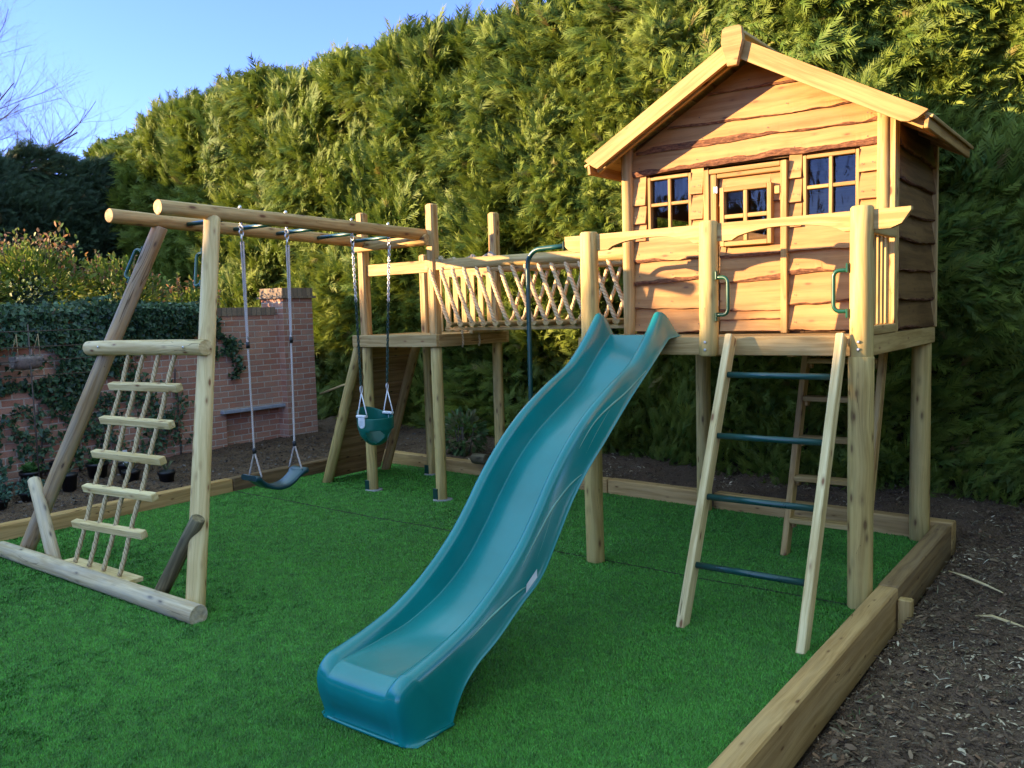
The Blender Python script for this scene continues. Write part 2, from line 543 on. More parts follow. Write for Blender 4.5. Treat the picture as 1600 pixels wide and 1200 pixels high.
def tube(mb, pts, r, n=10, closed=False, mi=0, cap=True, twist=None):
    pts = [Vector(p) for p in pts]
    m = len(pts)
    rr = r if isinstance(r, (list, tuple)) else [r] * m
    verts, gc, faces, sm = [], [], [], []
    prev = None
    al = 0.0
    off = random.uniform(0, 3)
    for k in range(m):
        a = pts[(k - 1) % m] if (k > 0 or closed) else pts[0]
        b = pts[(k + 1) % m] if (k < m - 1 or closed) else pts[-1]
        d = (b - a).normalized()
        if prev is None:
            _, u, w = frame(d)
        else:
            u = (prev - d * prev.dot(d)).normalized()
            w = d.cross(u)
        prev = u
        if k:
            al += (pts[k] - pts[k - 1]).length
        for i in range(n):
            an = 2 * math.pi * i / n
            q = rr[k]
            if twist:
                q *= 1 + 0.13 * math.cos(3 * an + 2 * math.pi * al / twist)
            verts.append(pts[k] + u * (q * math.cos(an)) + w * (q * math.sin(an)))
            gc.append((al + off, i / n, 0))
    for k in range(m if closed else m - 1):
        k2 = (k + 1) % m
        for i in range(n):
            j = (i + 1) % n
            faces.append((k * n + i, k * n + j, k2 * n + j, k2 * n + i)); sm.append(True)
    if cap and not closed:
        faces.append(tuple(reversed(range(n)))); sm.append(False)
        faces.append(tuple((m - 1) * n + i for i in range(n))); sm.append(False)
    mb.add(verts, faces, gc, mi=mi, sm=sm)

def box(mb, c, s, mi=0, ch=0.004):
    """axis aligned box by centre and size, chamfered"""
    c, s = Vector(c), Vector(s)
    ax = max(range(3), key=lambda i: s[i])
    d = Vector((0, 0, 0)); d[ax] = s[ax] / 2
    h = (ax + 1) % 3
    hint = Vector((0, 0, 0)); hint[h] = 1
    board(mb, c - d, c + d, s[h], s[(ax + 2) % 3], hint, ch, mi)

def one(fn, *a, **k):
    mb = MB()
    fn(mb, *a, **k)
    return mb

def thing(name, label, cat, loc, group=None):
    o = bpy.data.objects.new(name, None)
    o.empty_display_size = 0.2
    COL.objects.link(o)
    o.location = loc
    ROOT[o.name] = tuple(loc)
    o["label"] = label
    o["category"] = cat
    if group:
        o["group"] = group
    return o
def tag(o, label, cat, group=None):
    o["label"] = label
    o["category"] = cat
    if group:
        o["group"] = group
    return o
def struct(o, kind="structure"):
    o["kind"] = kind
    return o

# ------------------------------------------------------------------ numpy noise and leaf soups
def hsh(ix, iy, iz, seed):
    h = (ix * 374761393 + iy * 668265263 + iz * 2147483647 + seed * 1274126177) & 0xFFFFFFFF
    h = ((h ^ (h >> 13)) * 1274126177) & 0xFFFFFFFF
    return ((h ^ (h >> 16)) & 0xFFFF) / 65535.0
def vnoise(P, seed=0):
    P = np.asarray(P, dtype=np.float64)
    I = np.floor(P).astype(np.int64)
    F = P - I
    F = F * F * (3 - 2 * F)
    r = 0
    for dx in (0, 1):
        for dy in (0, 1):
            for dz in (0, 1):
                w = (F[:, 0] if dx else 1 - F[:, 0]) * (F[:, 1] if dy else 1 - F[:, 1]) * (F[:, 2] if dz else 1 - F[:, 2])
                r = r + w * hsh(I[:, 0] + dx, I[:, 1] + dy, I[:, 2] + dz, seed)
    return r * 2 - 1
def fbm(P, seed=0, oct=3):
    P = np.asarray(P, dtype=np.float64)
    r, a = 0, 1.0
    for o in range(oct):
        r = r + a * vnoise(P * (2 ** o), seed + o)
        a *= 0.5
    return r
def unit(v):
    return v / np.maximum(np.linalg.norm(v, axis=-1, keepdims=True), 1e-9)

def soup(name, V, F, C, mat, parent=None):
    """V (n,3), F (m,k) faces, C (n,3) colours"""
    off = np.array(rootloc(parent)) if parent is not None else np.zeros(3)
    me = bpy.data.meshes.new(name)
    nv, nf, k = len(V), len(F), F.shape[1]
    me.vertices.add(nv)
    me.vertices.foreach_set("co", (V - off).astype(np.float32).ravel())
    me.loops.add(nf * k)
    me.loops.foreach_set("vertex_index", F.astype(np.int32).ravel())
    me.polygons.add(nf)
    me.polygons.foreach_set("loop_start", np.arange(0, nf * k, k, dtype=np.int32))
    me.update(calc_edges=True)
    me.materials.append(mat)
    a = me.attributes.new("col", 'FLOAT_COLOR', 'POINT')
    a.data.foreach_set("color", np.concatenate([C, np.ones((nv, 1))], 1).astype(np.float32).ravel())
    o = bpy.data.objects.new(name, me)
    COL.objects.link(o)
    if parent is not None:
        o.parent = parent
    return o

def instance(tv, tf, pos, ax, nr, size, col, tipcol=None, tipw=None):
    """copies of template (tv: x along axis, y across, z normal) -> V,F,C"""
    ax = unit(ax)
    nr = unit(nr - ax * np.sum(nr * ax, 1, keepdims=True))
    sd_ = np.cross(nr, ax)
    n = len(pos)
    size = np.asarray(size).reshape(n, 1, 1)
    V = pos[:, None, :] + size * (tv[None, :, 0:1] * ax[:, None, :] + tv[None, :, 1:2] * sd_[:, None, :] + tv[None, :, 2:3] * nr[:, None, :])
    F = tf[None, :, :] + (np.arange(n) * len(tv))[:, None, None]
    C = np.repeat(col[:, None, :], len(tv), 1)
    if tipcol is not None:
        w = tipw[None, :, None]
        C = C * (1 - w) + tipcol[:, None, :] * w
    return V.reshape(-1, 3), F.reshape(-1, tf.shape[1]), C.reshape(-1, 3)

def frond_template(npair=5, seed=0):
    r = np.random.default_rng(seed)
    v, f, tw = [], [], []
    def tri(p, q, w, z0, z1):
        d = np.array(q) - np.array(p)
        l = np.hypot(*d)
        nrm = np.array([-d[1], d[0]]) / l * w / 2
        b = len(v)
        v.extend([(p[0] + nrm[0], p[1] + nrm[1], z0), (p[0] - nrm[0], p[1] - nrm[1], z0), (q[0], q[1], z1)])
        tw.extend([min(1, p[0]), min(1, p[0]), min(1, q[0] + 0.15)])
        f.append((b, b + 1, b + 2))
    z = lambda x: 0.12 * x - 0.30 * x * x
    tri((0, 0), (1, 0), 0.055, 0, z(1))
    for i in range(npair):
        x = 0.06 + 0.82 * i / npair
        for sgn in (-1, 1):
            xx = x + r.uniform(0, 0.08)
            ln = (0.44 * (1 - 0.72 * x) + 0.06) * r.uniform(0.75, 1.25)
            an = R(32 + r.uniform(-9, 9))
            q = (xx + ln * math.cos(an), sgn * ln * math.sin(an))
            tri((xx, 0), q, 0.072, z(xx), z(q[0]) - 0.08 * abs(q[1]) + r.uniform(-.06, .06))
    return np.array(v), np.array(f), np.array(tw)

def leafball(rg, n, centre, rad, flatten=(1, 1, 1)):
    d = unit(rg.normal(size=(n, 3)))
    rr = rg.uniform(0.45, 1.0, (n, 1)) ** 0.6
    return centre + d * rr * rad * np.array(flatten), d

# ================================================================== SETTING: ground, soil, turf
def grid_sheet(name, x0, x1, y0, y1, step, hfn, mat, hole=None):
    nx, ny = int(round((x1 - x0) / step)) + 1, int(round((y1 - y0) / step)) + 1
    xs, ys = np.linspace(x0, x1, nx), np.linspace(y0, y1, ny)
    X, Y = np.meshgrid(xs, ys)
    P = np.stack([X.ravel(), Y.ravel(), np.zeros(nx * ny)], 1)
    P[:, 2] = hfn(P[:, 0], P[:, 1])
    i = np.arange(nx * ny).reshape(ny, nx)
    Fq = np.stack([i[:-1, :-1].ravel(), i[:-1, 1:].ravel(), i[1:, 1:].ravel(), i[1:, :-1].ravel()], 1)
    if hole is not None:
        cx, cy = P[Fq].mean(1)[:, 0], P[Fq].mean(1)[:, 1]
        Fq = Fq[~hole(cx, cy)]
    me = bpy.data.meshes.new(name)
    me.from_pydata(P.tolist(), [], Fq.tolist())
    me.polygons.foreach_set("use_smooth", [True] * len(me.polygons))
    me.materials.append(mat)
    o = bpy.data.objects.new(name, me)
    COL.objects.link(o)
    return o

def backy(x):                      # front face line of the rear sleepers
    return 1.78 - 0.072 * np.asarray(x)
def ground_h(x, y):
    P = np.stack([x * 6, y * 6, x * 0], 1)
    P2 = np.stack([x * 22, y * 22, x * 0], 1)
    n = 0.020 * fbm(P, 3, 3) + 0.012 * fbm(P2, 9, 2)
    right = np.clip((x - 1.86) / 0.12, 0, 1)
    back = np.clip((y - backy(x) - 0.02) / 0.1, 0, 1)
    left = np.clip((-4.32 - x) / 0.1, 0, 1)
    h = -0.16 + 0 * x
    h = np.maximum(h, np.where(back > 0, -0.16 + back * (0.225 + 0.02 * np.clip(y - 2, 0, 2)), -0.16))
    h = np.maximum(h, np.where(left > 0, -0.16 + left * 0.225, -0.16))
    hr = -0.16 + right * (0.165 + 0.05 * np.clip(y / 2, -1, 1) + 0.05 * np.clip((x - 2) / 2, 0, 1))
    q = np.clip((y - 0.7) / 1.5, 0, 1); q = q * q * (3 - 2 * q)
    h = np.where(x > 1.86, hr + (np.where(y > 1.9, h, -0.16 + right * 0.225) - hr) * q, h)
    return h + n * np.clip((h + 0.16) / 0.06, 0, 1)
gs = struct(grid_sheet("ground", -90, 90, -60, 120, 10.0, lambda x, y: -0.22 + 0 * x, M_SOIL))
sb = struct(grid_sheet("soil_bed", -7.4, 5.6, -7.0, 5.4, 0.04, ground_h, M_SOIL,
                       hole=lambda x, y: (x > -4.22) & (x < 1.78) & (y < 1.70 - 0.0 * x)))
def turf_h(x, y):
    return 0.005 * fbm(np.stack([x * 1.3, y * 1.3, x * 0], 1), 5, 2)
lawn = struct(grid_sheet("turf", -4.24, 1.80, -7.0, 2.02, 0.06, turf_h, M_TURF,
                         hole=lambda x, y: y > backy(x) + 0.05))

# turf fibres (more of them near the camera)
def turf_fibres():
    n = 950000
    cp = np.array([2.947, -4.802])
    u = rng.uniform(size=(n * 3, 2))
    P = np.stack([-4.22 + u[:, 0] * 6.0, -4.6 + u[:, 1] * 6.68], 1)
    keep = P[:, 1] < backy(P[:, 0]) - 0.003
    d = np.linalg.norm(P - cp, axis=1)
    pr = np.clip((3.6 / d) ** 1.7, 0.16, 1.0)
    keep &= rng.uniform(size=len(P)) < pr
    seam = np.minimum(np.abs(P[:, 1] - (0.075 - 0.028 * (P[:, 0] + 1.4))), 9)
    keep &= ~((seam < 0.016) & (rng.uniform(size=len(P)) < 0.93))
    rel = P - cp
    ang = np.arctan2(rel[:, 0], rel[:, 1]) - YAW
    keep &= np.abs(ang) < 0.80
    P = P[keep][:n]
    d = d[keep][:n]
    n = len(P)
    P3 = np.concatenate([P, turf_h(P[:, 0], P[:, 1])[:, None]], 1)
    lay = fbm(np.stack([P[:, 0] * 1.1, P[:, 1] * 1.1, 0 * d], 1), 21, 2) * 1.6
    lay2 = fbm(np.stack([P[:, 0] * 16, P[:, 1] * 16, 0 * d], 1), 31, 2)
    a = lay * 0.5 + lay2 * 0.7 + rng.uniform(-1.6, 1.6, n) + 2.2
    lean = rng.uniform(0.3, 1.5, n)
    ln = rng.uniform(0.008, 0.017, n)
    tip = np.stack([np.cos(a) * lean, np.sin(a) * lean, np.ones(n)], 1)
    tip = unit(tip) * ln[:, None]
    b = a + math.pi / 2 + rng.uniform(-0.8, 0.8, n)
    w = rng.uniform(0.0016, 0.0030, n) * np.clip(d / 3.2, 1, 2.4)
    sd2 = np.stack([np.cos(b), np.sin(b), 0 * b], 1) * w[:, None]
    V = np.stack([P3 - sd2, P3 + sd2, P3 + tip], 1).reshape(-1, 3)
    F = np.arange(n * 3).reshape(-1, 3)
    base = np.array([0.062, 0.222, 0.025])
    big = fbm(np.stack([P[:, 0] * 0.7, P[:, 1] * 0.7, 0 * d], 1), 41, 2)
    k = (1 + rng.normal(0, 0.32, n) + 0.24 * lay2 + 0.14 * big)[:, None]
    C = base[None] * np.clip(k, 0.45, 1.8)
    olive = rng.uniform(size=n) < 0.12
    C[olive] = np.array([0.085, 0.19, 0.03]) * rng.uniform(0.7, 1.2, (olive.sum(), 1))
    C = np.repeat(C[:, None, :], 3, 1)
    C[:, 2] *= 1.2
    return V, F, C.reshape(-1, 3)
o = soup("turf_fibres", *turf_fibres(), M_BLADE)
struct(o, "stuff"); tag(o, "short dense green artificial turf pile covering the play area", "turf")

mb = MB()
for i in range(30):
    xa, xb = -4.2 + 5.96 * i / 30, -4.2 + 5.96 * (i + 1) / 30
    ys = lambda x: 0.075 - 0.028 * (x + 1.4) + 0.004 * math.sin(x * 7)
    zz = lambda x: float(turf_h(np.array([x]), np.array([ys(x)]))[0]) + 0.006
    mb.add([(xa, ys(xa) - .008, zz(xa)), (xb, ys(xb) - .008, zz(xb)), (xb, ys(xb) + .005, zz(xb)), (xa, ys(xa) + .005, zz(xa))], [(0, 1, 2, 3)])
struct(mb.build("turf_seam", M_CORE))

# wood chips and straw on the soil
def chips(n, x0, x1, y0, y1, cond, smin, smax, cols, wfac=0.28, hfn=ground_h):
    P = np.stack([rng.uniform(x0, x1, n), rng.uniform(y0, y1, n)], 1)
    P = P[cond(P[:, 0], P[:, 1])]
    n = len(P)
    z = hfn(P[:, 0], P[:, 1]) + rng.uniform(0.001, 0.014, n)
    L = smin * (smax / smin) ** (rng.uniform(0, 1, n) ** 2.2)
    W = L * wfac * rng.uniform(0.35, 1.2, n)
    a = rng.uniform(0, 6.28, n)
    tl = rng.normal(0, 0.30, n); t2 = rng.normal(0, 0.35, n)
    ax = np.stack([np.cos(a), np.sin(a), tl], 1)
    nr = np.stack([rng.normal(0, .3, n), rng.normal(0, .3, n), np.ones(n)], 1)
    tv = np.array([(-.5, -.35, 0), (-.1, -.5, .07), (.5, -.25, 0), (.5, .2, -.02), (.05, .5, .07), (-.5, .3, .02)])
    tv = tv * np.array([1, 1, 1])
    tf = np.array([(0, 1, 4, 5), (1, 2, 3, 4)])
    ax = unit(ax); nr = unit(nr - ax * np.sum(nr * ax, 1, keepdims=True)); sdv = np.cross(nr, ax)
    P3 = np.concatenate([P, z[:, None]], 1)
    pm = fbm(np.stack([P[:, 0] * 1.9, P[:, 1] * 1.9, 0 * a], 1), 133, 3)
    V = P3[:, None, :] + tv[None, :, 0:1] * ax[:, None] * L[:, None, None] + tv[None, :, 1:2] * sdv[:, None] * W[:, None, None] + tv[None, :, 2:3] * nr[:, None] * L[:, None, None]
    F = tf[None] + (np.arange(n) * 6)[:, None, None]
    cols = np.array(cols)
    C = cols[rng.integers(0, len(cols), n)] * rng.uniform(0.6, 1.25, (n, 1))
    pale = (C[:, 0] > 0.28) & (rng.uniform(size=n) > np.clip(0.48 + 0.85 * pm, 0.10, 1))
    C[pale] *= 0.30
    C = np.repeat(C[:, None], 6, 1)
    return V.reshape(-1, 3), F.reshape(-1, 4), C.reshape(-1, 3)
CHIPC = [(0.17, 0.105, 0.06), (0.11, 0.065, 0.038), (0.25, 0.165, 0.095), (0.34, 0.25, 0.15), (0.62, 0.50, 0.33), (0.55, 0.44, 0.28), (0.07, 0.042, 0.025), (0.06, 0.036, 0.022), (0.20, 0.11, 0.06), (0.12, 0.07, 0.04), (0.09, 0.055, 0.035)]
def patch(x, y, s, seed, th):
    return fbm(np.stack([x * s, y * s, x * 0], 1), seed, 2) > th
rights = lambda x, y: (x > 1.93) | (y > backy(x) + 0.16)
o = soup("bark_mulch", *chips(170000, 1.9, 4.8, -4.6, 2.9, lambda x, y: (x > 1.92) & (rng.uniform(size=len(x)) < np.clip(1.25 - 0.11 * np.hypot(x - 2.9, y + 4.8), 0.3, 1)), 0.005, 0.045, CHIPC, 0.42), M_CHIP)
struct(o, "stuff"); tag(o, "dark shredded bark and wood chips on the bare soil right of the lawn", "bark mulch")
o = soup("bark_mulch", *chips(26000, -4.4, 1.9, 1.8, 3.9, lambda x, y: y > backy(x) + 0.13, 0.008, 0.055, CHIPC + [(0.3, 0.25, 0.18)]), M_CHIP)
struct(o, "stuff"); tag(o, "pale flecked wood chips in the strip of soil between the rear sleepers and the hedge", "bark mulch")
o = soup("leaf_mould", *chips(26000, -6.45, -4.3, -3.2, 3.9, lambda x, y: y < 3.9, 0.006, 0.04, [(0.045, 0.035, 0.03), (0.07, 0.055, 0.05), (0.10, 0.085, 0.075), (0.03, 0.022, 0.02), (0.16, 0.14, 0.125)], 0.6), M_CHIP)
struct(o, "stuff"); tag(o, "dark crumbly soil and leaf litter in the bed below the brick wall", "leaf litter")
o = soup("bark_pieces", *chips(14000, 1.95, 4.6, -4.5, 2.6, lambda x, y: x > 1.95, 0.012, 0.05, [(0.10, 0.065, 0.04), (0.16, 0.10, 0.06), (0.07, 0.045, 0.03), (0.22, 0.15, 0.09)], 0.55), M_CHIP)
struct(o, "stuff"); tag(o, "chunky brown pieces of bark lying on the bare soil at the right", "bark")
o = soup("dry_straw", *chips(11000, 1.95, 4.6, -4.5, 2.4, lambda x, y: patch(x, y, 1.7, 77, 0.10), 0.015, 0.07, [(0.48, 0.41, 0.26), (0.36, 0.32, 0.17), (0.30, 0.33, 0.14), (0.55, 0.50, 0.36)], 0.055), M_CHIP)
struct(o, "stuff"); tag(o, "pale dry straw and dead grass strewn on the dark soil", "straw")
o = soup("pale_splinters", *chips(260, 1.95, 4.6, -4.4, 2.2, lambda x, y: x > 1.97, 0.025, 0.11, [(0.50, 0.42, 0.29), (0.42, 0.33, 0.21), (0.36, 0.27, 0.17)], 0.16), M_CHIP)
struct(o, "stuff"); tag(o, "larger pale wood splinters lying on the dark soil", "splinters")

def grass_tufts():
    n = 5200
    x = rng.uniform(1.98, 4.2, n); y = rng.uniform(-4.2, 0.6, n)
    m = (fbm(np.stack([x * 1.5, y * 1.5, 0 * x], 1), 52, 2) + 0.55 * np.clip((x - 2.3) / 1.0, -1, 1) - 0.35 * np.clip((y + 2.4), -1, 2)) > 0.30
    x, y = x[m], y[m]; n = len(x)
    P = np.stack([x, y, ground_h(x, y)], 1)
    a = rng.uniform(0, 6.28, n); ln = rng.uniform(.03, .085, n); le = rng.uniform(.3, 1.8, n)
    tip = unit(np.stack([np.cos(a) * le, np.sin(a) * le, np.ones(n)], 1)) * ln[:, None]
    s2 = np.stack([-np.sin(a), np.cos(a), 0 * a], 1) * 0.0028
    V = np.stack([P - s2, P + s2, P + tip], 1).reshape(-1, 3)
    C = np.array([(0.10, 0.15, 0.05), (0.20, 0.22, 0.09), (0.36, 0.34, 0.18)])[rng.integers(0, 3, n)]
    return V, np.arange(3 * n).reshape(-1, 3), np.repeat(C[:, None], 3, 1).reshape(-1, 3)
o = soup("thin_grass", *grass_tufts(), M_BLADE)
struct(o, "stuff"); tag(o, "sparse thin grass growing through the soil at the right", "grass")

# a few single sticks one can point at on the soil
def stick(pts, r, label, cat="stick", mat=None):
    z = [(x, y, float(ground_h(np.array([x]), np.array([y]))[0]) + 0.018 + dz) for x, y, dz in pts]
    o = one(tube, z, [r * 0.5, r, r, r * 0.4][:len(z)], 7).build("stick", mat or W_PALE)
    return tag(o, label, cat)
stick([(2.02, 0.72, 0), (2.11, 0.66, .01), (2.22, 0.60, .01), (2.33, 0.50, 0)], 0.008, "long pale curved stick on the dark soil right of the far corner of the sleepers")
stick([(2.25, 0.12, 0), (2.33, 0.08, .01), (2.42, 0.04, .0), (2.5, 0.02, 0)], 0.008, "short straight pale stick on the soil, nearer the camera than the long curved one")

# ================================================================== SLEEPERS
SG = "timber sleepers edging the lawn"
SW, ST = 0.105, 0.13
def sleeper(p0, p1, mat, label, top=ST):
    o = one(board, (p0[0], p0[1], top - 0.12), (p1[0], p1[1], top - 0.12), 0.24, SW, (0, 0, 1), 0.008).build("sleeper", mat)
    return tag(o, label, "sleeper", SG)
hs = SW / 2
def bl(x): return float(backy(x)) + hs
sleeper((1.835, -2.28), (1.835, 0.045), W_SLEEP, "warm brown sleeper along the right edge of the lawn, below the green rung ladder")
sleeper((1.835, -4.75), (1.835, -2.29), W_SLEEP, "nearest sleeper on the right edge of the lawn, running out of the picture")
sleeper((1.832, 0.05), (1.832, 1.60), W_MID, "dull sleeper between the thick right front post and the far right corner", ST + 0.003)
sleeper((1.886, bl(1.83)), (0.07, bl(0.07)), W_SLEEP, "pale sleeper behind the green rung ladder, ending at the far right corner", ST + 0.006)
sleeper((-0.06, bl(-0.06)), (-0.99, bl(-0.99)), W_SLEEP, "pale knotty rear sleeper seen between the slide's support post and the ladder", ST + 0.004)
sleeper((-1.0, bl(-1.0)), (-4.2, bl(-4.2)), W_SLEEP, "long rear sleeper behind the small tower, passing behind the baby swing", ST)
sleeper((-4.295, 0.16), (-4.295, 2.13), W_DIRTY, "dark stained sleeper behind the blue swing seat", ST)
sleeper((-4.295, -3.2), (-4.295, 0.15), W_SLEEP, "light brown sleeper behind the rope ladder at the left edge of the lawn", ST - 0.004)
o = one(board, (1.930, 0.02, -0.14), (1.930, 0.02, 0.085), 0.07, 0.06, (1, 0, 0), 0.006).build("timber_peg", W_RAIL)
tag(o, "short square timber peg holding the outer side of the right sleepers", "peg")

# ================================================================== RAISED PLATFORM
pf = thing("raised_platform", "pale timber platform on round posts carrying the playhouse, with an arched front rail", "platform", (0.85, 0.0, 0))
PR = 0.061
H0, H1 = 1.39, 1.50
for (x, y, z1, r) in ((0.0, 0.0, 2.185, PR), (1.70, 0.0, 2.19, PR), (0.02, 1.70, 1.41, PR), (1.675, 1.64, 1.41, 0.066)):
    one(log, (x, y, -0.12), (x, y, z1), r, r * 0.97, 24, 0.018, 0.010, 0.004).build("post", W_POST, pf)
one(log, (0.83, -0.012, 1.385), (0.83, -0.004, 2.185), 0.056, 0.055, 24, 0.018, 0.010).build("rail_post", W_POST, pf)
# R post is thicker below the deck
one(log, (1.700, -0.004, -0.12), (1.700, -0.004, 1.388), 0.0665, 0.066, 24, 0.012, 0.002).build("post_sleeve", W_POST, pf)
one(board, (-0.06, 0.022, (H0 + H1) / 2), (1.699, 0.022, (H0 + H1) / 2), H1 - H0, 0.04).build("front_beam", W_RAIL, pf)
one(board, (1.724, 0.0, (H0 + H1) / 2 - .001), (1.724, 1.71, (H0 + H1) / 2 - .001), H1 - H0, 0.042).build("side_beam", W_RAIL, pf)
one(board, (-0.082, 0.0, (H0 + H1) / 2 - .001), (-0.082, 1.71, (H0 + H1) / 2 - .001), H1 - H0, 0.04).build("side_beam", W_RAIL, pf)
one(board, (-0.06, 1.69, (H0 + H1) / 2), (1.70, 1.69, (H0 + H1) / 2), H1 - H0, 0.04).build("rear_beam", W_RAIL, pf)
mb = MB()
for i in range(13):
    y = 0.105 + i * 0.125
    if y < 1.66:
        board(mb, (-0.058, y, 1.484), (1.70, y, 1.484), 0.118, 0.022, (0, 1, 0))
mb.build("deck", W_RAIL, pf)
mb = MB()
for x in (0.35, 0.84, 1.3):
    board(mb, (x, 0.045, 1.425), (x, 1.665, 1.425), 0.09, 0.04)
mb.build("joists", W_BEAM, pf)
# arched rails
def arch_pts(x0, x1, zt, ends, left_over=0.0, right_over=0.0, flat=0.075):
    pts = []
    a, b = x0 + PR + flat, x1 - PR - flat * 0.4
    zb, zm = 2.063, 2.122
    bot = []
    bot.append((x0 - left_over, zb if not left_over else 2.105))
    if left_over:
        bot += [(x0 - left_over + 0.03, 2.075), (x0 - left_over + 0.07, zb)]
    n = 18
    bot.append((a, zb))
    for i in range(n + 1):
        u = i / n
        s = math.sin(math.pi * u)
        bot.append((a + (b - a) * u, zb + (zm - zb) * min(1, s ** 0.6 * 1.02)))
    if right_over:
        bot += [(x1 + right_over - 0.10, zb), (x1 + right_over - 0.045, 2.085), (x1 + right_over, 2.150)]
        top = [(x1 + right_over, zt)]
    else:
        bot.append((x1, zb))
        top = [(x1, zt)]
    top.append((x0 - left_over, zt))
    return bot + top
for x0, x1, lo, ro_ in ((0.0, 0.83, 0.19, 0), (0.832, 1.70, 0, 0.245)):
    pts = arch_pts(x0, x1, 2.168, None, lo, ro_)
    one(prism, [(x, z) for x, z in pts], (0, 0.035, 0), (1, 0, 0), (0, 0, 1), 0.04).build("arched_rail", W_RAIL, pf)
# right hand balustrade
one(board, (1.735, 0.045, 2.085), (1.735, 0.545, 2.085), 0.075, 0.034).build("side_rail", W_RAIL, pf)
one(board, (1.722, 0.065, 1.527), (1.722, 0.56, 1.527), 0.05, 0.055).build("bottom_rail", W_RAIL, pf)
for i in range(5):
    y = 0.135 + i * 0.088
    one(board, (1.705, y, 1.553), (1.705, y, 2.10), 0.036, 0.020, (0, 1, 0)).build("baluster", W_RAIL, pf)
def grab(parent, base, out, up_, ln=0.22, depth=0.075, r=0.0115, label=None):
    base, out, up_ = Vector(base), Vector(out).normalized(), Vector(up_).normalized()
    mb = MB()
    pts = []
    for t in (0, 0.5, 1):
        pts.append(base + out * depth * t * 0.55 + up_ * (ln / 2))
    for i in range(1, 7):
        a = math.pi / 2 * i / 6
        rr = depth * 0.45
        pts.append(base + out * (depth * 0.55 + rr * math.sin(a)) + up_ * (ln / 2 - rr + rr * math.cos(a)))
    k = len(pts)
    mid = [base + out * (depth + 0.0) + up_ * ((ln / 2 - depth * 0.45) * (1 - 2 * i / 8)) for i in range(1, 8)]
    low = [p - up_ * (2 * (p - base).dot(up_)) for p in reversed(pts[:k])]
    tube(mb, pts + mid + low, r, 10)
    for s in (1, -1):
        c = base + up_ * (s * (ln / 2 + 0.012))
        board(mb, c - up_ * 0.026 + out * 0.004, c + up_ * 0.026 + out * 0.004, 0.034, 0.014, out.cross(up_), 0.004)
    return mb.build("grab_handle", M_HANDLE, parent)
grab(pf, (0.888, -0.03, 1.74), (1, -0.1, 0), (0, 0, 1))
grab(pf, (1.638, -0.03, 1.745), (-1, -0.1, 0), (0, 0, 1))
def bolts(parent, pts, d, r=0.009):
    d = Vector(d).normalized()
    for p in pts:
        p = Vector(p)
        one(tube, [p, p + d * 0.004, p + d * 0.0075], [r, r, r * 0.6], 10).build("bolt", M_GALV, parent)
bolts(pf, [(1.795, 0.034, 2.145), (1.795, 0.034, 2.10), (0.915, 0.034, 2.10), (0.83, -0.067, 1.47), (0.83, -0.067, 1.425), (1.70, -0.062, 1.47), (1.70, -0.062, 1.43)], (0, -1, 0))

# ================================================================== PLAYHOUSE
ph = thing("playhouse", "little gabled timber playhouse clad in wavy edged larch boards, standing on the raised platform", "playhouse", (0.86, 1.1, 1.495))
YF, YB, XL, XR = 0.60, 1.65, 0.0, 1.735
RX, RZ, RS = 0.865, 3.300, 0.560           # ridge x, ridge height (top of boards), slope
def roof_under(x): return RZ - 0.06 - RS * abs(x - RX)

def wave(x, seed, amp):
    x = np.asarray(x, dtype=float)
    P = np.stack([x * 3.1, x * 0 + seed * 7.3, x * 0], 1)
    P2 = np.stack([x * 11, x * 0 + seed * 3.1, x * 0], 1)
    P3 = np.stack([x * 45, x * 0 + seed * 5.7, x * 0], 1)
    return amp * vnoise(P, 1) + amp * 0.4 * vnoise(P2, 2) + amp * 0.12 * vnoise(P3, 3)

def waney(mb, x0, x1, zt, zb, seed, place, amp=0.012, lip=0.030, bark_h=0.016, roofclip=False, tilt=0.0, under=0.05):
    """one waney edged board: x0..x1 along the wall, from zt (covered) down to the wavy lower edge around zb.
    place(x, out, z) -> world. material 0 wood, 1 bark"""
    n = max(4, int((x1 - x0) / 0.018))
    xs = np.linspace(x0, x1, n + 1)
    wz = zb + wave(xs, seed, amp) + tilt * (xs - (x0 + x1) / 2)
    bw = np.clip(1.25 * bark_h * (1 + 0.9 * wave(xs, seed + 0.37, 1.0) * 1.2 + 0.35 * wave(xs * 3, seed + 5, 1.0)), 0.0015, 0.04)
    bout = wave(xs * 2.5, seed + 9, 0.004)
    go = ro()
    verts, gc, faces, mi = [], [], [], []
    T = 0.018
    cols = []
    for i, x in enumerate(xs):
        top = zt + under
        low = wz[i]
        if roofclip:
            rm = roof_under(x)
            if rm < low + bw[i] + 0.006:
                cols.append(None); continue
            top = min(top, rm)
        prof = [(0.002, top), (lip * 0.55, low + (top - low) * 0.45), (lip, low + bw[i]), (lip - 0.002 + bout[i], low + bw[i] * 0.55), (lip - 0.008, low), (lip - T - 0.002, low + 0.001), (-0.012, low + 0.004)]
        base = len(verts)
        for o_, z in prof:
            verts.append(place(x, o_, z)); gc.append(go + Vector((x, z, o_)))
        cols.append(base)
    for i in range(n):
        if cols[i] is None or cols[i + 1] is None:
            continue
        a, b = cols[i], cols[i + 1]
        for k in range(6):
            faces.append((a + k, a + k + 1, b + k + 1, b + k)); mi.append(1 if 2 <= k <= 4 else 0)
    for e in (0, n):
        c = cols[e]
        if c is None:
            continue
        f = tuple(c + k for k in range(7))
        faces.append(f if e == 0 else tuple(reversed(f))); mi.append(0)
    b0 = len(mb.v)
    mb.add(verts, faces, gc)
    mb.mi[-len(faces):] = mi

